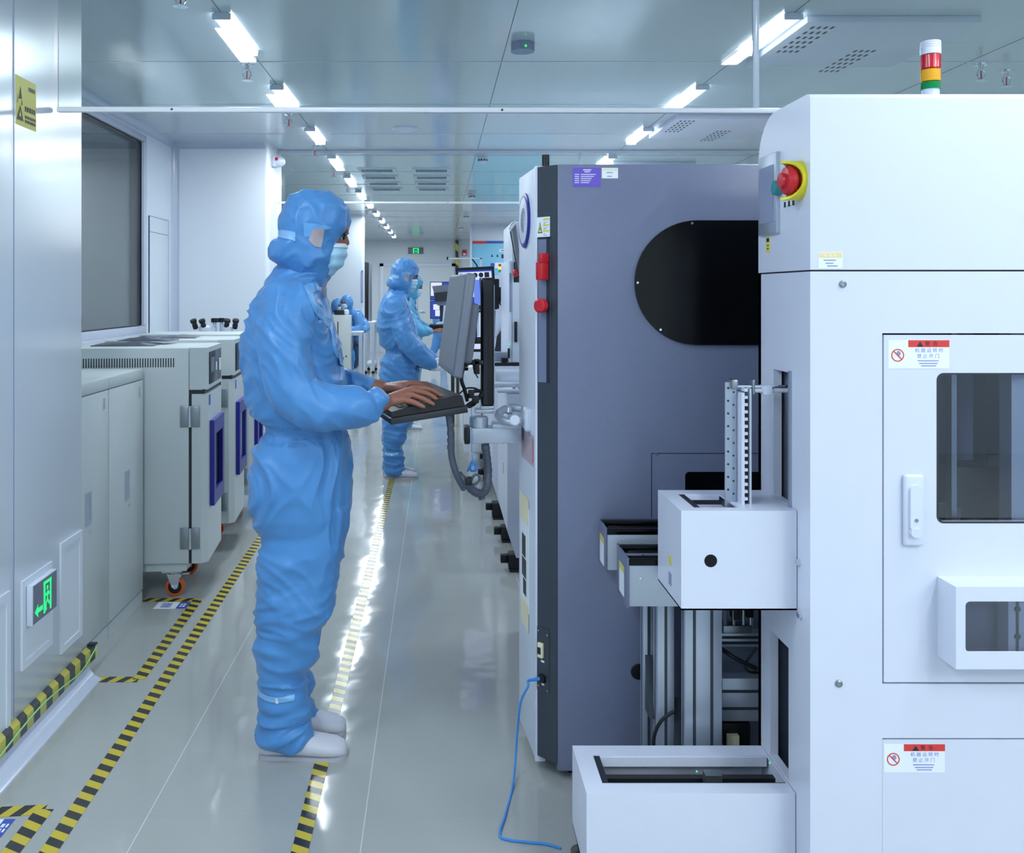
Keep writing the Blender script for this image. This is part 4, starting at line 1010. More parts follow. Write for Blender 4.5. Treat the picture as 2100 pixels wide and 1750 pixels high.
# ================================================================ slate grey inspection machine
DY = 2.66
bz = Z_(1588, DY); tz = Z_(337, DY)
A = (X_(1143, DY), DY); Bc = (X_(1098, 2.72), 2.72); Cc = (X_(1064, 2.995), 2.995)
DXR = 1.62; DYB = 3.85
insp = t = thing('inspection_machine', 'large slate grey inspection machine with black oval window', 'machine', ((A[0]+DXR)/2, 3.2, 0))
mb = MB('slate'); mb.box(A[0], DXR, DY, DYB, max(bz, 0.03), tz, 0.004); mb.build('front_cabinet', t)
mb = MB('slated'); mb.prism([(A[0]-0.0005, A[1]), (A[0]-0.0005, A[1]+0.2), (Bc[0], Bc[1]+0.02), (Bc[0], Bc[1])], 'z', max(bz, 0.03)+0.02, tz-0.001); ch = mb.build('corner_column', t)
# white side door, slightly angled
dv = Vector((Cc[0]-Bc[0], Cc[1]-Bc[1], 0)).normalized(); nv = Vector((-dv.y, dv.x, 0))    # nv points toward -X
def sideM(s, z, off=0.0):     # local x along the side away from the viewer, y up, normal -X
    o = Vector((*Bc, 0)) + dv*s + nv*off
    return Matrix(((dv.x, 0, nv.x, o.x), (dv.y, 0, nv.y, o.y), (0, 1, 0, z), (0, 0, 0, 1)))
L = (Vector((*Cc, 0))-Vector((*Bc, 0))).length
zb, zt = Z_(1561, 2.72), Z_(341, 2.72)
mb = MB('white2'); m = sideM(0, 0); mb.box(0, L, zb, zt, -0.03, 0.0, 0.006, mtx=m); mb.build('side_panel', t)
mb = MB('white'); mb.box(-0.006, 0.006, zb, zt, -0.03, 0.002, 0.002, mtx=m); mb.build('edge_trim', t)
mb = MB('white2'); mb.box(Cc[0]+0.10, Cc[0]+0.6, 2.97, DYB-0.02, max(zb, 0.05), zt-0.02); mb.build('rear_side', t)
mb = MB('black'); mb.box(A[0]+0.04, DXR-0.05, DY+0.05, DYB-0.05, 0.0, 0.045); mb.build('plinth', t)
# oval black window
cz = Z_(580, DY); rr = (707-452)/2*DY/FPX; cx = X_(1428, DY)
oval = [(cx + rr*math.cos(math.radians(a)), cz + rr*math.sin(math.radians(a))) for a in range(90, 271, 6)] + [(cx+0.46 + rr*math.cos(math.radians(a)), cz + rr*math.sin(math.radians(a))) for a in range(270, 451, 6)]
mb = MB('blackg'); mb.prism(oval, 'y', DY-0.010, DY+0.001)
w = mb.build('oval_window', t)
mb = MB('chrome')
for a in (180, 232, 95): mb.cyl((cx+(rr-0.008)*math.cos(math.radians(a)), DY-0.0115, cz+(rr-0.008)*math.sin(math.radians(a))), (cx+(rr-0.008)*math.cos(math.radians(a)), DY-0.0095, cz+(rr-0.008)*math.sin(math.radians(a))), 0.0035, seg=10)
mb.build('window_screws', w)
# seams and slot
mb = MB('ink'); mb.box(X_(1336, DY)-0.001, X_(1336, DY)+0.001, DY-0.0006, DY+0.001, Z_(1062, DY), Z_(930, DY)); mb.box(X_(1336, DY), X_(1560, DY), DY-0.0006, DY+0.001, Z_(930, DY)-0.001, Z_(930, DY)+0.001); mb.build('panel_seam', t)
mb = MB('chrome'); mb.lathe([(0.005, 0), (0.004, 0.003), (0.001, 0.003)], (X_(1346, DY), DY, Z_(931, DY)), (0, -1, 0), 12); mb.build('panel_screw', t)
sl = rrect(X_(1405, DY), X_(1640, DY), Z_(1015, DY), Z_(968, DY), 0.012)
mb = MB('blackg'); mb.prism(sl, 'y', DY-0.0012, DY+0.001); mb.build('board_slot', t)
mb = MB('black'); mb.lathe([(0.024, 0), (0.022, 0.004), (0.004, 0.006)], (X_(1310, DY), DY, Z_(1378, DY)), (0, -1, 0), 20); mb.build('cable_gland', t)
# stickers
def dfront(x, z): return Matrix(((1, 0, 0, x), (0, 0, -1, DY-0.0002), (0, 1, 0, z), (0, 0, 0, 1)))
m = dfront(X_(1175, DY), Z_(383, DY)); w_, h_ = 56*DY/FPX, 39*DY/FPX
mb = MB('labelp'); mb.box(0, w_, 0, h_, 0, 0.0006, mtx=m); s = mb.build('purple_sticker', t)
mb = MB('paper'); bars(mb, [(0.030, 0.054, 0.0495), (0.034, 0.050, 0.044)], m, 0.0036); bars(mb, [(0.005, 0.018, z) for z in (0.036, 0.030, 0.024, 0.018, 0.012)] + [(0.023, x, z) for x, z in ((0.068, 0.036), (0.062, 0.030), (0.055, 0.024), (0.052, 0.018), (0.048, 0.012))], m, 0.0028); mb.build('printing', s)
m = dfront(X_(1234, DY), Z_(366, DY)); mb = MB('paper'); mb.box(0, 0.048, 0, 0.031, 0, 0.0006, mtx=m); s = mb.build('cream_sticker', t)
mb = MB('labelc'); mb.box(0.002, 0.046, 0.023, 0.030, 0.0006, 0.001, mtx=m); mb.use('labelg'); bars(mb, [(0.014, 0.034, 0.017), (0.016, 0.030, 0.006)], m, 0.0025); mb.build('printing', s)
# corner column: channel with two red switches, warning sticker, ports
cv = Vector((A[0]-Bc[0], A[1]-Bc[1], 0)); CL = cv.length; cv.normalize(); cn = Vector((cv.y, -cv.x, 0))
def cm(s, z): 
    o = Vector((*Bc, 0)) + cv*s
    return Matrix(((cv.x, 0, cn.x, o.x), (cv.y, 0, cn.y, o.y), (0, 1, 0, z), (0, 0, 0, 1)))
m = cm(0, 0); z_ = lambda py: Z_(py, 2.69)
mb = MB('slate'); mb.box(0.012, 0.058, z_(785), z_(490), 0, 0.002, mtx=m); mb.use('ink'); mb.box(0.045, 0.058, z_(785), z_(488), 0.002, 0.0035, mtx=m); mb.box(0.012, 0.058, z_(490), z_(486), 0.002, 0.0035, mtx=m); mb.build('switch_channel', ch)
for (p0, p1, nm) in ((520, 575, 'red_rotary_switch'), (612, 642, 'red_push_button')):
    mb = MB('red')
    if p1-p0 > 40:
        mb.box(0.028, 0.054, z_(p1), z_(p0+18), 0.002, 0.034, 0.004, mtx=m); mb.box(0.042, 0.056, z_(p0+20), z_(p0), 0.002, 0.038, 0.004, mtx=m)
    else:
        c = m @ Vector((0.041, z_((p0+p1)/2), 0.002)); mb.lathe([(0.012, 0), (0.012, 0.012), (0.021, 0.014), (0.021, 0.030), (0.016, 0.034), (0.001, 0.034)], c, cn, 20)
    mb.build(nm, ch)
m = cm(0.006, z_(486)); mb = MB('paper'); mb.box(0, 0.050, 0, 0.060, 0, 0.001, mtx=m); s = mb.build('voltage_sticker', ch)
mb = MB('ink'); mb.poly([m @ Vector((x, z, 0.0013)) for x, z in ((0.004, 0.012), (0.022, 0.012), (0.013, 0.046))])
mb.use('labely'); mb.poly([m @ Vector((x, z, 0.0016)) for x, z in ((0.0065, 0.0145), (0.0195, 0.0145), (0.013, 0.040))]); mb.box(0.025, 0.048, 0.049, 0.056, 0.001, 0.0014, mtx=m); mb.box(0.025, 0.048, 0.032, 0.038, 0.001, 0.0014, mtx=m); mb.box(0.025, 0.048, 0.015, 0.021, 0.001, 0.0014, mtx=m)
mb.use('ink'); mb.poly([m @ Vector((x, z, 0.0019)) for x, z in ((0.0145, 0.032), (0.0105, 0.024), (0.0128, 0.024), (0.0115, 0.0165), (0.0158, 0.0265), (0.0135, 0.0265))])
mb.use('labelg'); bars(mb, [(0.026, 0.044, 0.044), (0.026, 0.034, 0.040), (0.026, 0.042, 0.027), (0.026, 0.036, 0.0235), (0.026, 0.034, 0.009), (0.026, 0.042, 0.005)], m, 0.002); mb.build('printing', s)
m = cm(0.008, z_(1420)); mb = MB('slated'); mb.box(0, 0.046, 0, z_(1290)-z_(1420), 0, 0.002, mtx=m); mb.use('chrome')
for (a, b) in ((0.006, 0.178), (0.040, 0.172), (0.006, 0.012), (0.040, 0.006)): mb.cyl(m @ Vector((a, b, 0.002)), m @ Vector((a, b, 0.004)), 0.0025, seg=8)
pp = mb.build('port_plate', ch)
mb = MB('labelc'); mb.box(0.008, 0.028, 0.100, 0.145, 0.002, 0.012, 0.003, mtx=m); mb.use('ink'); mb.box(0.011, 0.022, 0.112, 0.132, 0.012, 0.014, mtx=m); mb.use('paper'); mb.box(0.016, 0.028, 0.086, 0.092, 0.002, 0.003, mtx=m); mb.box(0.018, 0.028, 0.018, 0.024, 0.002, 0.003, mtx=m); mb.build('socket', pp)
mb = MB('black'); mb.box(0.012, 0.034, 0.028, 0.050, 0.002, 0.012, 0.002, mtx=m); mb.build('network_port', pp)
port = m @ Vector((0.018, 0.039, 0.012))
# round badge on the white side
c = sideM(0.155, Z_(452, 2.86)) @ Vector((0, 0, 0))
mb = MB('white2'); mb.lathe([(0.086, 0.0), (0.086, 0.006), (0.080, 0.009)], c, nv, 40); mb.use('navy'); mb.lathe([(0.087, 0.002), (0.087, 0.006), (0.082, 0.009), (0.074, 0.0095), (0.074, 0.007)], c, nv, 40)
mb.use('labelg'); mb.lathe([(0.074, 0.0075), (0.04, 0.009), (0.001, 0.009)], c, nv, 40); mb.build('round_badge', t)
# papers taped to the white side
m = sideM(0.07, Z_(1290, 2.86)); h = Z_(1020, 2.86)-Z_(1290, 2.86)
mb = MB('paper'); mb.box(0.03, 0.17, 0.06, h-0.03, 0.0, 0.0015, mtx=m); pa = mb.build('taped_notice', t)
mb = MB('labelc'); mb.box(0.03, 0.18, h-0.085, h, 0.0015, 0.002, mtx=m); mb.build('yellow_tape', pa); mb = MB('labelc'); mb.box(0.03, 0.16, 0.0, 0.085, 0.0015, 0.002, mtx=m); mb.build('yellow_tape', pa)
mb = MB('ink'); mb.box(0.08, 0.14, 0.22, 0.29, 0.0015, 0.002, mtx=m); mb.box(0.07, 0.14, 0.155, 0.215, 0.0015, 0.002, mtx=m); mb.box(0.07, 0.12, 0.10, 0.15, 0.0015, 0.002, mtx=m); mb.use('labelg'); bars(mb, [(0.07, 0.15, 0.31), (0.08, 0.15, 0.32)], m, 0.006); mb.build('printing', pa)
m = sideM(0.02, Z_(952, 2.8)); mb = MB(mat('faded_pink_sticker', '#c4b2bf', 0.5)); mb.box(0, 0.20, 0, 0.095, 0, 0.001, mtx=m); mb.use('labelr'); mb.box(0.006, 0.016, 0.012, 0.085, 0.001, 0.0014, mtx=m); mb.build('pink_sticker', t)
# lamp stub on top
mb = MB('black'); mb.cyl((X_(1119, 2.75), 2.75, tz-0.002), (X_(1119, 2.75), 2.75, Z_(318, 2.75)), 0.0115, seg=18); mb.build('top_post', t)
# ================================================================ blue network cable
pl = port + cn*0.006
t = thing('network_cable', 'thin blue network cable hanging from the slate machine to the floor', 'cable', (pl.x, pl.y, 0))
mb = MB('bluecable'); mb.tube([port, port + Vector((-0.035, -0.012, 0.0)), P_(1083, 1408, 2.67), P_(1068, 1440, 2.68), P_(1061, 1500, 2.70), P_(1057, 1560, 2.69), (X_(1051, 2.62), 2.62, 0.004), (X_(1036, 2.48), 2.48, 0.0035), (X_(1025, 2.395), 2.395, 0.0035), (X_(1040, 2.372), 2.372, 0.0035), (X_(1085, 2.36), 2.36, 0.0035), (X_(1120, 2.352), 2.352, 0.0035), (X_(1150, 2.335), 2.335, 0.0035)], 0.0034, 8, 6); mb.build('cable', t)
mb = MB('bluecable'); mb.cyl(port + cn*0.001, port + Vector((-0.032, -0.012, 0.0)), 0.0055, 0.0045, seg=10); mb.build('plug_boot', t)

# ================================================================ operator terminal on its arm
t = thing('operator_terminal', 'swing arm terminal with tilted grey monitor, black post and keyboard tray', 'terminal', (0.16, 2.95, 0.95))
# support bar with end cap
by0, by1 = 2.88, 2.96
mb = MB('alu'); mb.box(X_(963, 2.9), X_(1068, 2.9), by0, by1, Z_(910, 2.88), Z_(879, 2.88), 0.003); mb.box(X_(1010, 2.9), X_(1068, 2.9), by0, by1, Z_(880, 2.88), Z_(871, 2.88), 0.002); bar = mb.build('support_bar', t)
mb = MB('black'); mb.box(X_(952, 2.9), X_(963, 2.9), by0-0.002, by1+0.002, Z_(911.5, 2.88), Z_(878, 2.88), 0.003); mb.build('end_cap', bar)
cxk = X_(982, 2.91)
mb = MB('alu'); mb.lathe([(0.030, 0), (0.030, 0.030), (0.027, 0.034), (0.001, 0.035)], (cxk, 2.915, Z_(879, 2.88)), seg=32); mb.box(cxk-0.012, X_(1012, 2.95), 2.92, 2.98, Z_(846, 2.95), Z_(838, 2.95), 0.003); mb.box(X_(985, 2.95), X_(1012, 2.95), 2.92, 2.98, Z_(838, 2.95), Z_(831, 2.95), 0.002); mb.build('pivot', t)
mb = MB('chrome'); mb.box(X_(986, 2.95), X_(1013, 2.95), 2.925, 2.975, Z_(837, 2.95), Z_(832, 2.95)); mb.build('collar', t)
px0, px1 = X_(986, 2.95), X_(1013, 2.95)
mb = MB('black'); mb.box(px0, px1, 2.925, 2.985, Z_(832, 2.95), Z_(570, 2.95), 0.010, 3); po = mb.build('post', t)
mb = MB('alud'); mb.box(px1-0.004, px1+0.001, 2.93, 2.938, Z_(830, 2.95), Z_(585, 2.95)); mb.build('edge_strip', po)
mb = MB('ink'); mb.box(px0+0.008, px0+0.020, 2.9235, 2.926, Z_(828, 2.95), Z_(588, 2.95)); mb.build('cable_channel', po)
mb = MB('chrome'); mb.box(X_(978, 2.95), X_(983, 2.95), 2.935, 2.97, Z_(690, 2.95), Z_(641, 2.95)); mb.use('navy'); mb.box(X_(972, 2.95), X_(978, 2.95), 2.935, 2.97, Z_(697, 2.95), Z_(643, 2.95), 0.003); mb.use('black'); mb.box(X_(970, 2.95), X_(988, 2.95), 2.935, 2.97, Z_(705, 2.95), Z_(692, 2.95), 0.003); mb.build('cable_clip', po)
# monitor, turned toward the worker and leaning back
nP = Vector((X_(962, 2.76), 2.76, 0)); yaw = math.radians(14.5); lean = math.radians(7.5)
yaw0, yaw = yaw, math.radians(5.8)
u = Vector((-math.sin(yaw), math.cos(yaw), 0))                       # along the width, away from the viewer
nrm0 = Vector((-math.cos(yaw), -math.sin(yaw), 0))                   # screen normal, toward the worker
upv = (Vector((0, 0, 1))*math.cos(lean) - nrm0*math.sin(lean)).normalized(); nrm = (nrm0*math.cos(lean) + Vector((0, 0, 1))*math.sin(lean)).normalized()
mw, mh = 0.46, 0.325
org = P_(929, 775, 2.76)
mm = Matrix(((u.x, upv.x, nrm.x, org.x), (u.y, upv.y, nrm.y, org.y), (u.z, upv.z, nrm.z, org.z), (0, 0, 0, 1)))
mb = MB('mgrey'); mb.box(0, mw, 0, mh, -0.030, 0.0, 0.008, 3, mtx=mm); mo = mb.build('monitor', t)
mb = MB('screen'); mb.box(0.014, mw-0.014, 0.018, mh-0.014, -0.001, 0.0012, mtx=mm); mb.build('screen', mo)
mb = MB('mgrey'); mb.box(0.05, mw-0.06, 0.045, mh-0.09, -0.062, -0.029, 0.012, 3, mtx=mm); mb.build('rear_housing', mo)
mb = MB('black'); c0 = mm @ Vector((0.10, 0.06, -0.05)); mb.box(X_(958, 2.9), X_(990, 2.95), 2.90, 2.93, Z_(749, 2.9), Z_(739, 2.9), 0.003); mb.box(X_(972, 2.9), X_(984, 2.9), 2.90, 2.94, Z_(768, 2.9), Z_(738, 2.9), 0.003); mb.box(c0.x-0.01, X_(962, 2.9), 2.87, 2.93, Z_(749, 2.9), Z_(739, 2.9), 0.003); mb.build('monitor_bracket', t)
mb = MB('cable'); mb.tube([mm @ Vector((0.12, 0.05, -0.05)), P_(946, 775, 2.86), P_(953, 800, 2.88), P_(958, 822, 2.9)], 0.006, 8); mb.build('cable', t)
mb = MB('cable'); mb.tube([P_(942, 808, 2.9), P_(956, 797, 2.9), P_(975, 797, 2.92), P_(990, 806, 2.93)], 0.0028, 8); mb.build('cable', t)
mb = MB('cable'); mb.tube([P_(960, 812, 2.9), P_(972, 803, 2.9), P_(986, 803, 2.92), P_(988, 812, 2.92), P_(974, 822, 2.9), P_(964, 828, 2.88), P_(955, 835, 2.86)], 0.006, 8); mb.build('cable', t)
mb = MB('cable'); mb.tube([P_(986, 808, 2.92), P_(980, 820, 2.91), P_(972, 830, 2.9), P_(962, 835, 2.88)], 0.005, 8); mb.build('cable', t)
mb = MB('cable'); mb.tube([P_(970, 742, 2.9), P_(972, 760, 2.9), P_(980, 775, 2.92)], 0.0022, 6); mb.build('cable', t)
mb = MB('black'); mb.box(X_(960, 2.9), X_(972, 2.9), 2.88, 2.91, Z_(816, 2.9), Z_(800, 2.9), 0.003); mb.build('connector', t); mb = MB('black'); mb.box(X_(968, 2.9), X_(982, 2.9), 2.88, 2.91, Z_(826, 2.9), Z_(812, 2.9), 0.003); mb.build('connector', t)
# tray: frame with x across toward the post, y along the width away from the viewer
yaw = yaw0; u = Vector((-math.sin(yaw), math.cos(yaw), 0))
kx = Vector((math.cos(yaw), math.sin(yaw), 0)); tilt = math.radians(7.0)
kx = (kx*math.cos(tilt) + Vector((0, 0, 1))*math.sin(tilt)).normalized(); ky = u; kz = kx.cross(ky).normalized()
o = P_(802, 866, 2.72)
km = Matrix(((kx.x, ky.x, kz.x, o.x), (kx.y, ky.y, kz.y, o.y), (kx.z, ky.z, kz.z, o.z), (0, 0, 0, 1)))
KW, KL = 0.243, 0.46
mb = MB('dgrey'); mb.box(0, KW, 0, KL, -0.009, 0.011, 0.002, mtx=km); tr = mb.build('keyboard_tray', t)
mb = MB('black'); mb.prism([(0.004, 0.013), (KW-0.006, 0.013), (KW-0.012, 0.046), (KW-0.03, 0.050), (0.006, 0.030)], 'y', 0.004, KL-0.004, mtx=km)
kb = mb.build('keyboard', t)
mb = MB('dgrey')
for r in range(5):
    for k in range(14):
        x = 0.035 + r*0.032; y = 0.03 + k*0.0285
        z = 0.030 + (x-0.006)*(0.020/(KW-0.036))
        mb.box(x, x+0.025, y, y+0.023, z-0.002, z+0.003, 0.0015, 1, mtx=km)
mb.build('keys', kb)
mb = MB('chrome'); mb.tube([km @ Vector((-0.002, 0.006, 0.012)), km @ Vector((-0.006, 0.05, 0.014)), km @ Vector((-0.004, 0.12, 0.013))], 0.0015, 6); mb.build('tray_lip', tr)
# articulated hose below
hs = km @ Vector((KW-0.055, 0.03, -0.01))
hose = [hs, Vector((X_(925, 2.8), 2.8, Z_(890, 2.8))), P_(926, 935, 2.8), P_(936, 972, 2.8), P_(952, 1003, 2.82)]
mb = MB('hose'); mb.tube(hose, lambda s: 0.0105, 14, 8)
for q in (868, 885, 899, 913): mb.cyl((X_(924.5, 2.8), 2.8, Z_(q+8, 2.8)), (X_(924.5, 2.8), 2.8, Z_(q, 2.8)), 0.0118, seg=14)
mb.build('tray_tube', t)
mb = MB('hose'); mb.tube([P_(938, 972, 2.82), P_(955, 990, 2.82), P_(972, 1008, 2.84), P_(988, 1012, 2.86), P_(998, 1000, 2.88), P_(1001, 970, 2.9), P_(998, 935, 2.9), P_(995, 911, 2.9)], lambda s: 0.0125+0.0012*(1 if int(s*40) % 2 else 0), 14, 10); mb.tube([P_(985, 1010, 2.86), P_(989, 1024, 2.86)], 0.011, 12, 0)
mb.build('jointed_hose', t)
mb = MB('black'); mb.box(X_(954, 2.82), X_(968, 2.82), 2.80, 2.84, Z_(993, 2.82), Z_(979, 2.82), 0.004); mb.use('hose')
a, b = P_(966, 987, 2.82), P_(979, 979, 2.82); mb.tube([a, (a+b)/2+Vector((0.0, 0, 0.012)), b+Vector((0.004, 0, 0.006)), b+Vector((0.006, 0, -0.008)), (a+b)/2+Vector((0.006, 0, -0.014)), a+Vector((0.002, 0, -0.012))], 0.004, 8); mb.build('clamp_loop', t)
mb = MB('bluecable'); mb.tube([P_(967, 836, 2.9), P_(967, 880, 2.87), P_(967.5, 930, 2.87), P_(969, 945, 2.87)], 0.0009, 6); mb.tube([P_(969, 945, 2.87), P_(959, 966, 2.87), P_(966, 955, 2.86), P_(976, 952, 2.87), P_(976, 964, 2.87), P_(966, 966, 2.88), P_(964, 958, 2.88)], 0.0035, 8); mb.build('wrist_strap', t)
# silver swing handle on the white side
mb = MB('alu'); mb.tube([P_(1068, 838, 2.93), P_(1047, 836, 2.93), P_(1030, 842, 2.90), P_(1022, 852, 2.87), P_(1034, 862, 2.83), P_(1050, 866, 2.81), P_(1070, 862, 2.80)], lambda s: 0.0125, 14, 8); t2 = mb.build('swing_handle', insp)
mb = MB('white2'); mb.lathe([(0.016, -0.012), (0.016, 0.010), (0.012, 0.013), (0.001, 0.013)], P_(1056, 862, 2.79), (-0.1, -1, 0), 22); mb.build('grip_end', t2)
mb = MB('alu'); mb.tube([P_(1040, 842, 2.92), P_(1044, 836, 2.91), P_(1044, 848, 2.90)], 0.011, 12); mb.build('grip_core', t2)
mb = MB('white2'); mb.box(X_(1075, 2.8), X_(1092, 2.8)-0.0, 2.78, 2.86, Z_(885, 2.8), Z_(838, 2.8), 0.01, 3); mb.build('mount_plate', t2)
# ================================================================ people
HY = 2.88
def zloft(mb, secs, Y, seg=28, pw=2.35, mid=None):
    # secs: (py, left px, right px, half depth): outlines measured at depth Y, turned into metres
    rr = []
    for s in secs:
        py, l, r, hd = s[:4]; yc = s[4] if len(s) > 4 else Y
        x0, x1, z = X_(l, Y), X_(r, Y), Z_(py, Y)
        cx, a = (x0+x1)/2, (x1-x0)/2
        ring = []
        for k in range(seg):
            t = 2*math.pi*k/seg; c, q = math.cos(t), math.sin(t)
            ring.append(Vector((cx + a*math.copysign(abs(c)**(2/pw), c), yc + hd*math.copysign(abs(q)**(2/pw), q), z)))
        rr.append(ring)
    mb.rings(rr)
def limb(mb, pr, seg=18, sub=5):
    # pr: (Vector, radius) with rounded ends
    P = smooth_path([p for p, r in pr], sub); n = len(P)
    Rr = smooth_path([Vector((r, 0, 0)) for p, r in pr], sub)
    pts, rad = list(P), [v.x for v in Rr]
    d0 = (pts[0]-pts[1]).normalized(); d1 = (pts[-1]-pts[-2]).normalized(); r0, r1 = rad[0], rad[-1]
    for k in (1, 2, 3):
        a = math.radians(28*k); pts.insert(0, P[0]+d0*r0*math.sin(a)); rad.insert(0, r0*math.cos(a)); pts.append(P[-1]+d1*r1*math.sin(a)); rad.append(r1*math.cos(a))
    N_ = len(pts); u = None; rr = []
    for i, p in enumerate(pts):
        d = (pts[min(i+1, N_-1)]-pts[max(i-1, 0)]).normalized()
        u = d.orthogonal().normalized() if u is None else (u-d*u.dot(d)).normalized()
        w = d.cross(u)
        rr.append([p+u*(rad[i]*math.cos(2*math.pi*k/seg))+w*(rad[i]*math.sin(2*math.pi*k/seg)) for k in range(seg)])
    mb.rings(rr)
def fuse(mb, voxel, it=4):
    bmesh.ops.recalc_face_normals(mb.bm, faces=list(mb.bm.faces))
    me = bpy.data.meshes.new('tmp'); mb.bm.to_mesh(me); mb.bm.free()
    o = bpy.data.objects.new('tmp', me); COL.objects.link(o)
    m = o.modifiers.new('r', 'REMESH'); m.mode = 'VOXEL'; m.voxel_size = voxel; m.adaptivity = 0
    if it:
        s = o.modifiers.new('s', 'SMOOTH'); s.factor = 0.5; s.iterations = it
    dg = bpy.context.evaluated_depsgraph_get(); dg.update()
    res = bpy.data.meshes.new_from_object(o.evaluated_get(dg))
    bpy.data.objects.remove(o); bpy.data.meshes.remove(me)
    return res
def nz(p, f, s=0.0): return noise.noise(Vector((p.x*f[0]+s, p.y*f[1]+s*1.7, p.z*f[2]-s)))
def crease(v): return max(0.0, 1-1.9*abs(v))**1.6 - 0.28     # rounded raised folds between broad hollows
def fold_suit(p, z, amp=1.0, seed=0.0):
    leg = max(0, min(1, (0.60-z)/0.18)); tor = 1-leg
    w1 = nz(p, (3.2, 3.2, 3.2), seed+3); w2 = nz(p, (3.6, 3.6, 3.6), seed+9)
    wv = Vector((p.x + 0.10*w1, p.y, p.z + 0.10*w2))
    d = 0.0
    # drape of the trunk and thighs: slanting folds that run from the waist and from the armpit
    k = max(0.0, min(1.0, (z-0.98)/0.06)); an = 0.75*(1-k) - 0.55*k
    an2 = an + 0.5*nz(p, (2.5, 2.5, 2.5), seed+21)
    u_, v_ = wv.x*math.cos(an2) + wv.z*math.sin(an2), -wv.x*math.sin(an2) + wv.z*math.cos(an2)
    dv = Vector((u_, wv.y, v_))
    d += tor*(0.013*crease(nz(dv, (9.5, 4.5, 3.0), seed)) + 0.0075*crease(nz(dv, (20, 9, 6.5), seed+5)))
    # bunched cloth below the knee
    tw = Vector((wv.x*0.9 + wv.z*0.45, wv.y, wv.z - wv.x*0.40))
    d += leg*(0.015*crease(nz(tw, (4.5, 5, 12), seed+2)) + 0.009*crease(nz(tw, (8, 8, 25), seed+7)))
    w = math.exp(-((z-1.0)/0.03)**2)
    d = d*(1-0.7*w) + w*(0.006*nz(p, (42, 30, 5), seed) - 0.006)
    return d*amp
def fold_arm(p, seed):
    q = Vector((p.x*0.8+p.z*0.6 + 0.05*nz(p, (5, 5, 5), seed+2), p.y, p.z*0.8-p.x*0.6 + 0.05*nz(p, (5, 5, 5), seed+4)))
    return 0.012*crease(nz(q, (13, 7, 5), seed)) + 0.007*crease(nz(q, (26, 14, 10), seed+3))
def finish(me, name, m, parent, T, disp=None, patchm=None):
    nrm = [v.normal.copy() for v in me.vertices]
    if disp:
        for v, n in zip(me.vertices, nrm): v.co = v.co + n*disp(v.co, n)
    me.transform(T)
    me.transform(WM[parent.name].inverted())
    me.materials.clear(); me.materials.append(M[m])
    for f in me.polygons: f.use_smooth = True
    o = bpy.data.objects.new(name, me); me.name = name; COL.objects.link(o); o.parent = parent; WM[o.name] = WM[parent.name]
    return o
from mathutils.bvhtree import BVHTree
def wrap(me_bvh, name, m, parent, T, loops, off=0.003, nu=14):
    # a patch of cloth laid over a surface as seen from the side: loops = two px polylines (upper, lower)
    up, lo = loops; nv_ = 5
    mb = MB(m); grid = []
    for i in range(nu+1):
        t = i/nu
        def at(L):
            q = t*(len(L)-1); k = min(int(q), len(L)-2); f = q-k
            return (L[k][0]*(1-f)+L[k+1][0]*f, L[k][1]*(1-f)+L[k+1][1]*f)
        a, b = at(up), at(lo); row = []
        for j in range(nv_+1):
            px, py = a[0]+(b[0]-a[0])*j/nv_, a[1]+(b[1]-a[1])*j/nv_
            s = Vector((X_(px, HY), HY-1.0, Z_(py, HY)))
            h = me_bvh.ray_cast(s, Vector((0, 1, 0)))
            p = h[0] if h[0] else Vector((s.x, HY-0.05, s.z)); n_ = h[1] if h[0] else Vector((0, -1, 0))
            if n_.y > 0: n_ = -n_
            row.append((p+n_*off, p-n_*0.004))
        grid.append(row)
    T2 = T
    F = [[mb.bm.verts.new(T2 @ c[0]) for c in r] for r in grid]; B = [[mb.bm.verts.new(T2 @ c[1]) for c in r] for r in grid]
    for i in range(nu):
        for j in range(nv_):
            mb.face([F[i][j], F[i+1][j], F[i+1][j+1], F[i][j+1]]); mb.face([B[i][j], B[i][j+1], B[i+1][j+1], B[i+1][j]])
    for i in range(nu): mb.face([F[i][0], B[i][0], B[i+1][0], F[i+1][0]]); mb.face([F[i][nv_], F[i+1][nv_], B[i+1][nv_], B[i][nv_]])
    for j in range(nv_): mb.face([F[0][j], F[0][j+1], B[0][j+1], B[0][j]]); mb.face([F[nu][j], B[nu][j], B[nu][j+1], F[nu][j+1]])
    return mb.build(name, parent, angle=60)

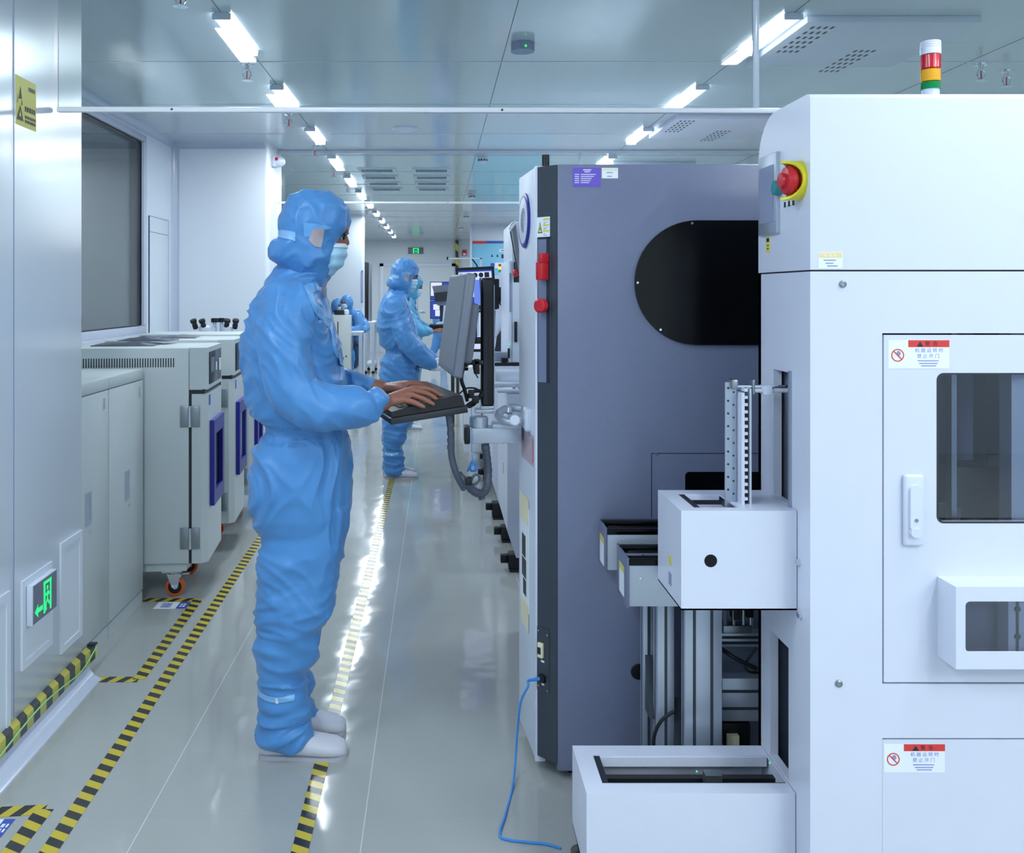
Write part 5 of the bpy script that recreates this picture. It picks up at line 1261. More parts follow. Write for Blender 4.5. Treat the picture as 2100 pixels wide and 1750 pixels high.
TORSO = [(541, 572, 672, .068), (552, 566, 678, .078), (562, 560, 675, .086), (572, 552, 669, .098), (585, 543, 663, .128), (600, 535, 660, .168), (620, 527, 664, .195), (640, 521, 668, .205), (670, 511, 679, .21), (700, 505, 689, .205), (750, 504, 702, .195), (790, 508, 709, .185), (820, 514, 712, .175), (842, 524, 713, .165), (856, 540, 713, .155), (868, 546, 713, .150), (880, 545, 714, .149), (895, 539, 715, .158), (930, 522, 715.5, .168), (960, 517, 716, .172), (1000, 513, 716, .172), (1020, 514, 715, .17), (1050, 521, 713, .165), (1080, 531, 708, .150), (1100, 538, 704, .12)]
LEG = [(1040, 519, 714, .085), (1080, 530, 709, .088), (1096, 537, 706, .088), (1110, 534, 704, .09), (1140, 527, 699, .092), (1180, 529, 694, .092), (1210, 525, 690, .092), (1240, 529, 685, .092), (1260, 526, 679, .092), (1280, 528, 665, .09), (1290, 526, 655, .088), (1320, 528, 652, .086), (1345, 527, 648, .086), (1360, 530, 641, .082), (1375, 529, 627, .074), (1384, 535, 622, .066), (1395, 536, 620, .064), (1402, 534, 624, .068), (1420, 531, 631, .073), (1440, 531, 636, .074), (1452, 534, 635, .070), (1462, 533, 632, .069), (1474, 535, 626, .064), (1486, 532, 632, .070), (1500, 529, 643, .072), (1512, 529, 647, .070), (1522, 533, 644, .066), (1528, 540, 636, .058)]
HOOD = [(393.5, 630, 658, .03), (397, 612, 677, .06), (404, 600, 690, .08), (412, 593, 700, .092), (428, 583, 713, .106), (445, 577, 715.5, .114), (460, 575, 715, .117), (472, 576, 710, .117), (482, 578, 703, .115), (490, 577, 698, .113), (499, 564, 694, .113), (512, 554, 691, .114), (527, 555, 689, .113), (537, 565, 687, .108), (545, 578, 684, .10), (554, 592, 681, .09), (566, 610, 677, .075), (580, 630, 669, .05), (590, 645, 661, .025)]
HEAD = [(401, 612, 675, .045), (412, 600, 693, .06), (428, 590, 705, .07), (448, 586, 711, .075), (464, 585, 714.5, .074), (472, 586, 715, .072), (480, 587, 711, .070), (488, 588, 709, .068), (500, 592, 710, .064), (515, 598, 706, .056), (530, 604, 703, .050), (545, 612, 699, .042), (556, 620, 690, .034), (566, 600, 660, .052), (585, 585, 655, .056)]
MASK = [(502, 662, 711.5, .060), (507, 655, 712, .066), (520, 652, 712, .068), (530, 652, 709.5, .067), (541, 652, 705, .062), (552, 652, 697, .052), (560, 655, 688, .04), (566, 660, 680, .026)]
def mirror(v): return Vector((v.x, 2*HY-v.y, v.z))
def V3(px, py, Y): return P_(px, py, Y)
ARM_N = [(V3(592, 634, 2.72), .084), (V3(582, 690, 2.685), .078), (V3(588, 750, 2.665), .075), (V3(604, 808, 2.66), .073), (V3(645, 832, 2.66), .068), (V3(695, 837, 2.67), .062), (V3(735, 838, 2.685), .058), (V3(758, 833, 2.70), .046), (V3(768, 826, 2.705), .038)]
ARM_F = [(V3(615, 640, 3.04), .082), (V3(618, 700, 3.08), .075), (V3(640, 768, 3.09), .068), (V3(690, 790, 3.06), .058), (V3(733, 793, 3.025), .050), (V3(752, 795, 3.01), .038), (V3(760, 796, 3.005), .033)]
def hand(mb, wrist, fl, thumb, k=1.0):
    # palm: hulls between wrist and the knuckles, then four fingers and a thumb
    for ch in fl:
        limb(mb, [(wrist.lerp(ch[0], 0.05), .0165*k), (wrist.lerp(ch[0], 0.55), .0150*k), (ch[0], .0112*k)], 12, 4)
    for a, b in zip(fl, fl[1:]):
        c = (a[0]+b[0])/2; limb(mb, [(wrist.lerp(c, 0.1), .0155*k), (wrist.lerp(c, 0.6), .0135*k), (c.lerp(wrist, 0.10), .0100*k)], 12, 4)
    for ch in fl: limb(mb, [(ch[0], .0105*k), (ch[1], .0090*k), (ch[2], .0078*k), (ch[3], .0062*k)], 12, 5)
    limb(mb, [(wrist.lerp(thumb[0], 0.4), .016*k), (thumb[0], .0135*k), (thumb[1], .0105*k), (thumb[2], .0085*k)], 12, 4)
HANDN = dict(w=V3(786, 825, 2.722),
    f=[[V3(850, 797, 2.806), V3(880, 799, 2.812), V3(899, 808, 2.812), V3(909, 815, 2.806)],
       [V3(845, 801, 2.786), V3(876, 808, 2.786), V3(893, 818, 2.782), V3(903, 826, 2.776)],
       [V3(838, 809, 2.764), V3(864, 817, 2.758), V3(879, 824, 2.752), V3(889, 829, 2.746)],
       [V3(830, 820, 2.744), V3(850, 826, 2.735), V3(861, 831, 2.728), V3(870, 835, 2.722)]],
    t=[V3(822, 808, 2.80), V3(846, 808, 2.842), V3(862, 814, 2.852)])
HANDF = dict(w=V3(783, 797, 3.0),
    f=[[V3(838, 788, 2.93), V3(864, 790, 2.93), V3(880, 798, 2.93), V3(888, 804, 2.93)],
       [V3(840, 786, 2.955), V3(868, 788, 2.955), V3(884, 797, 2.955), V3(892, 803, 2.955)],
       [V3(838, 788, 2.98), V3(862, 791, 2.985), V3(877, 798, 2.985), V3(885, 804, 2.985)],
       [V3(832, 791, 3.0), V3(850, 795, 3.01), V3(862, 800, 3.012), V3(869, 805, 3.012)]],
    t=[V3(815, 797, 2.93), V3(836, 801, 2.905), V3(848, 806, 2.90)])
def shift_hand(h, d, m=False):
    q = (lambda v: mirror(v)+d) if m else (lambda v: v+d)
    return dict(w=q(h['w']), f=[[q(p) for p in c] for c in h['f']], t=[q(p) for p in h['t']])
def leg_secs(dx=0.0): return LEG
def shoe_mesh(Yc, dx, T, parent, label=None):
    # long low canvas shoe pointing +X
    x0 = X_(534, 2.82)+dx; Ls = 0.272
    mb = MB('shoe'); rr = []
    for u, w, h in ((0.0, .020, .050), (0.015, .031, .064), (0.08, .038, .074), (0.25, .040, .080), (0.42, .043, .078), (0.58, .048, .066), (0.74, .051, .056), (0.87, .047, .049), (0.95, .036, .042), (0.985, .024, .034), (1.0, .012, .026)):
        ring = []
        for k in range(20):
            a = 2*math.pi*k/20; c, q = math.cos(a), math.sin(a)
            ring.append(T @ Vector((x0+u*Ls, Yc+w*math.copysign(abs(c)**0.8, c), 0.005+(h-0.005)*(0.5+0.5*math.copysign(abs(q)**0.75, q)))))
        rr.append(ring)
    mb.rings(rr); o = mb.build('shoe', parent, angle=60)
    mb = MB('sole'); rr = []
    out = [(x0-0.001+ (Ls+0.002)*u, w) for u, w in ((0.0, .017), (0.03, .030), (0.12, .036), (0.3, .037), (0.5, .042), (0.72, .049), (0.88, .045), (0.96, .033), (1.0, .012))]
    loop = [(x, Yc-w) for x, w in out] + [(x, Yc+w) for x, w in reversed(out)]
    mb.rings([[T @ Vector((x, y, 0.0)) for x, y in loop], [T @ Vector((x, y, 0.011)) for x, y in loop]]); mb.build('sole', o, angle=60)
def worker(label, base=(-0.44, HY), scale=1.0, rot=0.0, arms=(ARM_N, ARM_F), hands=(HANDN, HANDF), glove=False, vox=0.008, bvox=0.0038, cloth='cloth', seed=0.0, group=None, trim=True, legs=True):
    B0 = Vector((-0.44, HY, 0))
    T = Matrix.Translation((base[0], base[1], 0)) @ Matrix.Rotation(rot, 4, 'Z') @ Matrix.Scale(scale, 4) @ Matrix.Translation(-B0)
    t = thing('person', label, 'person', (base[0], base[1], 0))
    # body: head, neck, trunk, arms, hands and legs as one surface
    mb = MB(); zloft(mb, HEAD, HY, 26, 2.1)
    limb(mb, [(V3(707, 484, HY), .009), (V3(710.5, 498, HY), .011)], 10, 2)                      # nose
    zloft(mb, [(s[0], s[1]+(s[2]-s[1])*0.14, s[2]-(s[2]-s[1])*0.14, s[3]*0.78) for s in TORSO if s[0] > 565], HY, 20)
    for Y in (2.82, 2.955): zloft(mb, [(s[0], s[1]+(s[2]-s[1])*0.2, s[2]-(s[2]-s[1])*0.2, s[3]*0.7) for s in LEG if s[0] < 1500], Y, 16)
    for A, H in zip(arms, hands):
        limb(mb, [(p, r*0.55) for p, r in A[:-2]] + [(A[-1][0].lerp(H['w'], 0.3), .031), (H['w'], .0275)], 14, 4)
    if not glove:
        for H in hands: hand(mb, H['w'], H['f'], H['t'])
    body = finish(fuse(mb, bvox, 3), 'body', 'skin', t, T)
    for s in (-1, 1):
        mb = MB('eye'); mb.sphere(T @ V3(700.6, 488, HY+s*0.026), 0.0082*scale, 14, 10); mb.use('hair'); mb.sphere(T @ V3(703.6, 488.5, HY+s*0.027), 0.0066*scale, 10, 8); e = mb.build('eye', t)
        mb = MB('hair'); mb.tube([T @ V3(712, 478.5, HY+s*0.012), T @ V3(712.5, 478, HY+s*0.028), T @ V3(706, 481, HY+s*0.052)], 0.0048*scale, 8, 4); mb.build('eyebrow', t)
        mb = MB('hair'); mb.tube([T @ V3(709.5, 486, HY+s*0.018), T @ V3(709.5, 485, HY+s*0.031), T @ V3(705, 487, HY+s*0.046)], 0.0030*scale, 6, 3); mb.build('eyelashes', e)
    if glove:
        for H in hands:
            mb = MB(); hand(mb, H['w'], H['f'], H['t'], 1.12); limb(mb, [(H['w']+Vector((-0.06, 0, 0.01)), .034), (H['w'], .030)], 12, 3); finish(fuse(mb, 0.005, 3), 'glove', 'glove', t, T)
    # suit
    mb = MB(); zloft(mb, TORSO, HY, 36, 2.4)
    if legs:
        for Y, dx in ((2.82, 0.0), (2.965, -0.013)):
            zloft(mb, LEG, 2.82, 28, 2.2) if Y == 2.82 else None
            if Y != 2.82:
                b0 = len(mb.bm.verts); mb.bm.verts.ensure_lookup_table(); zloft(mb, LEG, 2.82, 28, 2.2); mb.bm.verts.ensure_lookup_table()
                for i in range(b0, len(mb.bm.verts)): mb.bm.verts[i].co.y += Y-2.82; mb.bm.verts[i].co.x += dx
    for A in arms: limb(mb, A, 22, 6)
    me = fuse(mb, vox, 3)
    def dsp(p, n):
        arm = 0.0
        for A in arms:
            for q, r in A[2:]:
                arm = max(arm, min(1, max(0, 1.35-(p-q).length/0.10)))
        return fold_suit(p, p.z, 1.0, seed)*(1-arm) + arm*fold_arm(p, seed+1)
    suit = finish(me, 'coverall', cloth, t, Matrix.Identity(4), dsp)
    bv = BVHTree.FromPolygons([WM[t.name] @ v.co for v in suit.data.vertices], [tuple(f.vertices) for f in suit.data.polygons])
    suit.data.transform(WM[t.name]); suit.data.transform(T); suit.data.transform(WM[t.name].inverted())
    # hood
    mb = MB(); zloft(mb, HOOD, HY, 34, 2.5)
    me = fuse(mb, vox*0.75, 2)
    hood = finish(me, 'hood', cloth, t, Matrix.Identity(4), lambda p, n: 0.010*crease(nz(Vector((p.x*0.8+p.z*0.5, p.y, p.z*0.8-p.x*0.5)), (13, 9, 10), seed+4)) + 0.004*crease(nz(p, (26, 20, 20), seed+6)))
    hb = BVHTree.FromPolygons([WM[t.name] @ v.co for v in hood.data.vertices], [tuple(f.vertices) for f in hood.data.polygons])
    hood.data.transform(WM[t.name]); hood.data.transform(T); hood.data.transform(WM[t.name].inverted())
    # mask
    mb = MB(); zloft(mb, MASK, HY, 24, 2.4)
    finish(fuse(mb, 0.006, 2), 'face_mask', 'mask', t, T, lambda p, n: 0.0022*math.sin(p.z*190))
    mb = MB('maskw'); zloft(mb, [(501, 664, 711.5, .0605), (504, 657, 713, .067), (509, 655, 713.6, .069)], HY, 24, 2.4)
    mb.bm.transform(T); mb.build('mask_edge', t)
    wrap(hb, 'back_band', 'clothb', hood, T, ([(580, 475), (600, 477), (619, 482)], [(577, 489), (598, 495), (618, 499)]), 0.004)
    wrap(hb, 'ear_surround', 'clothe', hood, T, ([(634, 463), (660, 465), (690, 472)], [(634, 490), (645, 490), (672, 478)]), 0.0012)
    wrap(hb, 'ear_opening', 'earskin', hood, T, ([(651, 477), (662, 473), (675, 474)], [(643, 497), (654, 509), (666, 511)]), 0.0025)
    if trim:
        wrap(bv, 'zip_placket', 'clothe', suit, T, ([(640, 583), (652, 610), (668, 650), (684, 690), (697, 740), (702, 775)], [(650, 583), (658, 606), (674, 646), (688, 685), (700.5, 738), (706, 775)]), 0.003, 24)
        wrap(bv, 'ankle_tag', 'maskw', suit, T, ([(580, 1394), (585, 1394)], [(581, 1405), (586, 1405)]), 0.003, 3)
        wrap(bv, 'ankle_band', 'clothb', suit, T, ([(538, 1391), (580, 1393), (616, 1390)], [(538, 1401), (580, 1404), (616, 1400)]), 0.002)
        a = T @ V3(662, 599, HY-0.02)
        mb = MB('slate'); mb.box(a.x-0.012*scale, a.x+0.012*scale, a.y-0.015, a.y+0.005, a.z-0.018*scale, a.z+0.016*scale, 0.003); mb.use('maskw'); mb.box(a.x-0.016*scale, a.x-0.004*scale, a.y-0.018, a.y-0.008, a.z-0.014*scale, a.z+0.016*scale, 0.003); mb.build('collar_clip', suit)
    if legs:
        shoe_mesh(2.815, 0.0, T, t); shoe_mesh(2.965, -0.02, T, t)
    return t
M['clothe'] = cloth_mat('ear_panel_blue', '#62a6e2', '#72b2ea')
M['earskin'] = mat('ear_through_mesh', '#b3a7ad', 0.6)
worker('person in blue cleanroom suit standing nearest, bare hands on the black keyboard', vox=0.0065, seed=2.0)
# second worker, arms reaching down to the line
def arm_pts(L, m=False):
    return [((mirror(Vector(p[:3])) if m else Vector(p[:3])), p[3]) for p in L]
A2 = [(-.450, 2.775, 1.34, .072), (-.430, 2.72, 1.25, .076), (-.385, 2.68, 1.14, .076), (-.325, 2.67, 1.05, .076), (-.26, 2.68, .985, .068), (-.195, 2.70, .945, .058), (-.165, 2.71, .932, .044)]
d2 = Vector((-.135, 2.715, .925)) - HANDN['w']
worker('person in blue cleanroom suit and white gloves, second worker down the aisle', base=(X_(816, 7.1)+0.008, 7.1), scale=0.97, arms=(arm_pts(A2), arm_pts(A2, True)), hands=(shift_hand(HANDN, d2), shift_hand(HANDN, d2, True)), glove=True, vox=0.010, bvox=0.008, seed=7.0)
A3 = [(-.45, 2.775, 1.34, .072), (-.41, 2.71, 1.25, .074), (-.36, 2.68, 1.18, .072), (-.29, 2.68, 1.14, .066), (-.23, 2.70, 1.125, .058), (-.19, 2.71, 1.12, .042)]
d3 = Vector((-.17, 2.72, 1.115)) - HANDN['w']
worker('person in pale blue cleanroom suit at a keyboard, mostly hidden behind the second worker', base=(X_(855, 9.6)-0.085, 9.6), scale=0.93, rot=math.radians(-4), arms=(arm_pts(A3), arm_pts(A3, True)), hands=(shift_hand(HANDN, d3), shift_hand(HANDN, d3, True)), vox=0.012, bvox=0.008, cloth='clotht', seed=11.0)

# far figures built from limbs
def figure(label, parts, skin, hood_c, head_c, face, extra=None, loc=(0, 0, 0), shoes=()):
    t = thing('person', label, 'person', loc)
    I = Matrix.Identity(4)
    mb = MB()
    for p in skin: limb(mb, p, 14, 4)
    mb.sphere(head_c, (.075, .075, .10)); finish(fuse(mb, 0.010, 2), 'body', 'skin', t, I)
    mb = MB()
    for p in parts['cloth']: limb(mb, p, 16, 5)
    finish(fuse(mb, 0.013, 3), 'coverall', 'cloth', t, I, lambda p, n: 0.010*crease(nz(p, (8, 8, 6), 3)))
    if parts.get('dark'):
        mb = MB()
        for p in parts['dark']: limb(mb, p, 16, 5)
        finish(fuse(mb, 0.013, 3), 'dark_trouser_leg', 'clothd', t, I)
    hc = Vector(hood_c)
    mb = MB(); mb.sphere(hc, (.105, .11, .125)); limb(mb, [(hc+Vector((0, 0.03, -0.06)), .095), (hc+Vector((0, 0.04, -0.16)), .085)], 16, 3)
    finish(fuse(mb, 0.010, 2), 'hood', 'cloth', t, I, lambda p, n: 0.006*crease(nz(p, (14, 14, 14), 5)))
    f = Vector(face)
    mb = MB('mask'); mb.sphere(hc+f*0.085+Vector((0, 0, -0.055)), (.055, .055, .048), 16, 10); mb.build('face_mask', t)
    mb = MB('skin'); mb.sphere(hc+f*0.072+Vector((0, 0, 0.005)), (.05, .05, .035), 16, 10)
    mb.use('hair')
    side_ = Vector((-f.y, f.x, 0))
    for s in (-1, 1): mb.sphere(hc+f*0.118+side_*(s*0.025)+Vector((0, 0, 0.010)), (.010, .010, .006), 8, 6)
    mb.build('face', t)
    for (x, y, z, a) in shoes:
        mb = MB('shoe'); mb.sphere((0, 0, 0), (.13, .048, .04), 16, 10, mtx=Matrix.Translation((x, y, z)) @ Matrix.Rotation(a, 4, 'Z')); mb.build('shoe', t)
    return t
V = Vector
Y5 = 14.4; q = lambda px, py, Y=Y5: P_(px, py, Y)
figure('person in blue suit seated at a microscope, leaning on a frame table, far left',
    dict(cloth=[[(q(727, 652), .15), (q(722, 690), .17), (q(715, 718), .17)],
                [(q(733, 650, 14.2), .075), (q(736, 672, 14.15), .07), (q(720, 678, 14.05), .062), (q(706, 668, 14.0), .05)],
                [(q(728, 648, 14.5), .085), (q(743, 660, 14.4), .075), (q(751, 672, 14.3), .06), (q(746, 676, 14.2), .05)],
                [(q(712, 722, 14.3), .10), (q(716, 724, 14.0), .085), (q(719, 735, 13.9), .07), (q(717, 762, 13.95), .055)]],
         dark=[[(q(722, 716, 14.4), .11), (q(731, 712, 14.2), .10), (q(733, 728, 14.15), .085), (q(727, 748, 14.2), .07)]]),
    [[(q(716, 640), .05), (q(722, 652), .06), (q(716, 700), .1)]], q(711, 621, 14.25), q(711, 621, 14.25), V((-0.35, -0.94, 0)), loc=(q(715, 740).x, Y5, 0), shoes=((q(722, 766, 13.8).x, 13.8, 0.155, -1.2), (q(726, 752, 14.1).x, 14.1, 0.19, -1.3)))
figure('person in blue suit bent over beside the seated one, cut off by the wall edge',
    dict(cloth=[[(q(690, 652, 14.9), .15), (q(686, 700, 14.9), .17), (q(684, 760, 14.9), .16), (q(684, 790, 14.9), .12)],
                [(q(684, 650, 14.7), .075), (q(690, 672, 14.5), .065), (q(697, 662, 14.35), .05)],
                [(q(682, 760, 14.9), .10), (q(682, 768, 14.8), .09), (q(682, 774, 14.8), .075)]]),
    [[(q(690, 642, 14.9), .05), (q(688, 660, 14.9), .06), (q(686, 700, 14.9), .1)]], q(692, 627, 14.8), q(692, 627, 14.8), V((0.6, -0.8, 0)), loc=(q(686, 740).x, 14.9, 0), shoes=((q(682, 784, 14.7).x, 14.7, 0.04, -1.2), (q(688, 784, 14.95).x, 14.95, 0.04, -1.2)))
Y6 = 17.5; q6 = lambda px, py: P_(px, py, Y6)
figure('person in blue suit walking far down the aisle, legs showing under the keyboard shelf',
    dict(cloth=[[(q6(903, 612), .13), (q6(903, 645), .16), (q6(904, 668), .155), (q6(905, 684), .14)],
                [(q6(899, 684), .10), (q6(896, 700), .09), (q6(892, 712), .08), (q6(889, 720), .07), (q6(887, 727), .06)],
                [(q6(909, 684), .10), (q6(911, 705), .085), (q6(910, 728), .07), (q6(909, 748), .06)],
                [(P_(897, 618, 17.3), .07), (P_(894, 640, 17.25), .065), (P_(898, 660, 17.2), .05)],
                [(P_(909, 618, 17.7), .07), (P_(913, 640, 17.75), .065), (P_(910, 660, 17.7), .05)]]),
    [[(q6(904, 596), .05), (q6(903, 612), .06), (q6(904, 660), .1)]], q6(905, 595), q6(905, 595), V((0.9, 0.2, 0)), loc=(q6(905, 700).x, Y6, 0), shoes=((P_(910, 750, Y6).x+0.04, Y6, 0.04, 0.0),))
mb = MB('glove'); limb(mb, [(P_(886.5, 727, Y6), .055), (P_(886, 735, Y6), .045)], 14, 3)
o = mb.build('raised_shoe', [x for x in COL.objects if x.get('label', '').startswith('person in blue suit walking')][0])
# ================================================================ things farther down the aisle
# white placement machines along the right of the aisle
def feet(t, pts, h):
    for x, y in pts:
        mb = MB('black'); mb.box(x-0.05, x+0.06, y-0.04, y+0.04, 0.012, h, 0.004); mb.use('red' if False else 'dgrey'); mb.box(x-0.045, x+0.055, y-0.045, y+0.045, 0, 0.014); mb.use('black'); mb.box(x-0.09, x-0.05, y-0.02, y+0.02, h-0.05, h-0.01, 0.003)
        mb.build('levelling_foot', t)
XM = 0.356
YA = 4.62
t = thing('conveyor_module', 'low white conveyor unit just behind the slate machine', 'conveyor', (0.9, 5.0, 0))
mb = MB('white'); mb.prism([(XM, 0.22), (XM+0.045, 0.085), (1.5, 0.085), (1.5, 0.925), (XM, 0.925)], 'y', YA, 5.35); mb.build('cabinet', t)
mb = MB('ink'); mb.box(XM-0.001, XM+0.002, YA+0.28, YA+0.29, 0.62, 0.70); mb.box(XM-0.001, XM+0.002, YA+0.28, YA+0.29, 0.46, 0.52); mb.build('door_hinges', t)
mb = MB('alu'); mb.box(XM-0.05, 1.5, YA, YA+0.05, 0.93, 0.948, 0.002); mb.box(XM-0.06, 1.5, YA+0.12, YA+0.16, 0.945, 0.972, 0.002); mb.box(XM-0.02, 1.5, YA+0.62, YA+0.66, 0.93, 1.0, 0.002); mb.build('rails', t)
mb = MB('ink'); mb.box(XM+0.08, 1.5, YA+0.05, YA+0.12, 0.932, 0.955); mb.use('labelg')
for k in range(14): mb.box(XM+0.03+k*0.028, XM+0.045+k*0.028, YA+0.03, YA+0.06, 0.948, 0.96)
mb.build('board_track', t)
mb = MB('labelr'); mb.box(XM+0.03, XM+0.06, YA-0.001, YA+0.001, 0.77, 0.80); mb.build('red_sticker', t)
feet(t, ((XM+0.06, YA+0.08), (XM+0.06, 5.25)), 0.09)
YB_ = 5.70
t = thing('placement_machine', 'tall white placement machine with black handle and tilted screen behind the conveyor unit', 'machine', (1.0, 6.2, 0))
mb = MB('white'); mb.prism([(XM-0.01, 0.24), (XM+0.035, 0.10), (1.7, 0.10), (1.7, 0.98), (XM-0.01, 0.98)], 'y', YB_, 7.0); mb.build('cabinet', t)
mb = MB('white2'); mb.box(X_(1043, 5.75), 1.7, 5.72, 6.45, 1.0, Z_(535, 5.75), 0.008); mb.box(X_(1049, 5.75), 1.7, 5.72, 6.45, 1.5, Z_(455, 5.75), 0.01); hd = mb.build('upper_cover', t)
mb = MB('black'); mb.box(X_(1055, 5.7), X_(1061, 5.7), 5.70, 5.73, Z_(702, 5.7), Z_(660, 5.7), 0.004); mb.box(X_(1041, 5.72), X_(1045, 5.72), 5.70, 5.725, Z_(735, 5.7), Z_(715, 5.7)); mb.build('door_handle', hd)
mb = MB('labelg'); mb.box(X_(1049.5, 5.72), X_(1050.5, 5.72), 5.718, 5.7205, 1.0, Z_(540, 5.75)); mb.box(X_(1044.5, 5.72), X_(1048, 5.72), 5.716, 5.7205, Z_(640, 5.7), Z_(560, 5.7)); mb.build('door_gap', hd)
p = [(X_(1046, 5.7), Z_(462, 5.7)), (X_(1054, 5.7), Z_(455, 5.7)), (X_(1068, 5.7), Z_(560, 5.7)), (X_(1061, 5.7), Z_(566, 5.7))]
mb = MB('mgrey'); mb.prism(p, 'y', 5.60, 5.71); mb.use('white2'); mb.prism([(X_(1043, 5.7), Z_(468, 5.7)), (X_(1054, 5.7), Z_(455, 5.7)), (X_(1055, 5.7), Z_(461, 5.7)), (X_(1046, 5.7), Z_(474, 5.7))], 'y', 5.58, 5.71); mb.use('ink'); mb.tube([V((X_(1046, 5.6), 5.58, Z_(475, 5.6))), V((X_(1062, 5.6), 5.58, Z_(562, 5.6)))], 0.004, 6, 0); mb.build('tilted_screen', hd)
mb = MB('red'); mb.lathe([(0.014, 0), (0.024, 0.012), (0.024, 0.03), (0.018, 0.036), (0.001, 0.036)], (X_(1064, 5.6), 5.6, Z_(560, 5.6)), (-1, 0, 0), 18); mb.build('emergency_button', hd)
mb = MB('ledg'); mb.cyl((X_(1044, 5.72), 5.718, Z_(706, 5.72)), (X_(1044, 5.72), 5.716, Z_(706, 5.72)), 0.004, seg=8); mb.build('indicator_lamp', hd)
mb = MB('black'); mb.box(XM-0.02, 1.6, 5.71, 5.76, 0.982, 1.0); mb.use('alud'); mb.box(XM, 1.6, 5.80, 5.9, 1.0, 1.06); mb.use('black'); mb.box(X_(1028, 5.8), X_(1040, 5.8), 5.76, 5.84, Z_(744, 5.8), Z_(734, 5.8)); mb.use('alu'); mb.cyl((X_(1012, 5.9), 5.9, Z_(728, 5.9)), (X_(1034, 5.9), 5.9, Z_(728, 5.9)), 0.02, seg=14); mb.build('feeder_track', t)
feet(t, ((XM+0.04, YB_+0.08), (XM+0.04, 6.9)), 0.105)
YC_ = 7.35
t = thing('screen_printer', 'farther white machine with sloped pale hood and amber lit signal tower', 'machine', (1.1, 8.0, 0))
mb = MB('white'); mb.box(XM+0.02, 1.8, YC_, 8.9, 0.12, 0.96, 0.01); mb.build('cabinet', t)
mb = MB('white2'); mb.prism([(X_(1013, 7.4), Z_(690, 7.4)), (X_(1013, 7.4), Z_(600, 7.4)), (X_(1016, 7.4), Z_(565, 7.4)), (X_(1052, 7.4), Z_(556, 7.4)), (1.8, Z_(556, 7.4)), (1.8, 0.97), (X_(1036, 7.4), 0.97)], 'y', YC_+0.05, 8.8); hd = mb.build('sloped_hood', t)
mb = MB('dgrey'); mb.prism([(X_(1014, 7.4), Z_(720, 7.4)), (X_(1019, 7.4), Z_(690, 7.4)), (X_(1036, 7.4), Z_(664, 7.4)), (X_(1044, 7.4), Z_(664, 7.4)), (X_(1044, 7.4), Z_(730, 7.4))], 'y', YC_+0.02, YC_+0.052); mb.use('labelg'); mb.tube([V((X_(1036, 7.3), YC_+0.015, Z_(666, 7.3))), V((X_(1031, 7.3), YC_+0.015, Z_(674, 7.3))), V((X_(1031, 7.3), YC_+0.015, Z_(700, 7.3))), V((X_(1037, 7.3), YC_+0.015, Z_(706, 7.3)))], 0.006, 6); mb.build('inspection_opening', hd)
tx_ = X_(1027.5, 8.3); ty_ = 8.3; zt_ = Z_(556, 7.4)
mb = MB('white'); mb.cyl((tx_, ty_, zt_-0.02), (tx_, ty_, Z_(566, 8.3)+0.1), 0.012, seg=10); tw = mb.build('signal_tower', t)
for nm, mm_, a, b in (('green_lens', 'lensg', 558, 553), ('amber_lens', 'leda', 553, 547), ('red_lens', 'lensr', 547, 542), ('cap', 'white', 542, 540)):
    mb = MB(mm_); mb.cyl((tx_, ty_, Z_(a, 8.3)), (tx_, ty_, Z_(b, 8.3)), 0.024, seg=16); mb.build(nm, tw)
feet(t, ((XM+0.08, YC_+0.1), (XM+0.08, 8.8)), 0.125)
# pair of stacked monitors on an arm by the placement machine
YS = 6.6
t = thing('stacked_monitors', 'two stacked black monitors on one arm above the aisle line, upper one showing dials', 'monitor', P_(1000, 640, YS))
def screen_part(nm, c, label=None):
    # c: four px corners top-left, top-right, bottom-right, bottom-left
    TL, TR, BR, BL = [P_(x, y, YS) for x, y in c]
    ux = (TR-TL); uy = (TL-BL); n_ = ux.cross(uy).normalized()
    if n_.y > 0: n_ = -n_
    f = lambda a, b, d=0.0: TL*(1-a)*(1-b) + TR*a*(1-b) + BR*a*b + BL*(1-a)*b + n_*d
    mb = MB('black'); mb.rings([[f(0, 0), f(1, 0), f(1, 1), f(0, 1)], [f(0, 0, -0.04), f(1, 0, -0.04), f(1, 1, -0.04), f(0, 1, -0.04)]]); o = mb.build(nm, t)
    return f, o
M['uiw'] = emat('screen_light', '#c9cbe8', 0.22); M['uib'] = emat('screen_blue', '#2a3f9c', 0.15); M['uib2'] = emat('screen_blue_pale', '#6a86d8', 0.16)
def quadf(mb, f, a0, a1, b0, b1, d=0.002): mb.poly([f(a0, b0, d), f(a1, b0, d), f(a1, b1, d), f(a0, b1, d)])
f, o = screen_part('upper_monitor', ((934, 550), (1013, 546), (1019, 635), (938, 636)))
mb = MB('uib'); quadf(mb, f, 0.06, 0.94, 0.07, 0.90); mb.use('uiw'); quadf(mb, f, 0.07, 0.92, 0.11, 0.26, 0.003); quadf(mb, f, 0.07, 0.60, 0.26, 0.70, 0.003); mb.use('uib2'); quadf(mb, f, 0.44, 0.60, 0.30, 0.90, 0.0035)
mb.use('ink')
for (a, b, r) in ((0.13, 0.19, 0.055), (0.27, 0.19, 0.05), (0.50, 0.19, 0.06), (0.65, 0.19, 0.06), (0.35, 0.42, 0.085)):
    mb.poly([f(a+r*math.cos(2*math.pi*k/18), b+r*0.95*math.sin(2*math.pi*k/18), 0.004) for k in range(18)])
quadf(mb, f, 0.74, 0.86, 0.13, 0.25, 0.004); quadf(mb, f, 0.38, 0.44, 0.54, 0.57, 0.004)
mb.build('picture', o)
f, o = screen_part('lower_monitor', ((948, 637), (1016, 637), (1014, 722), (946, 722)))
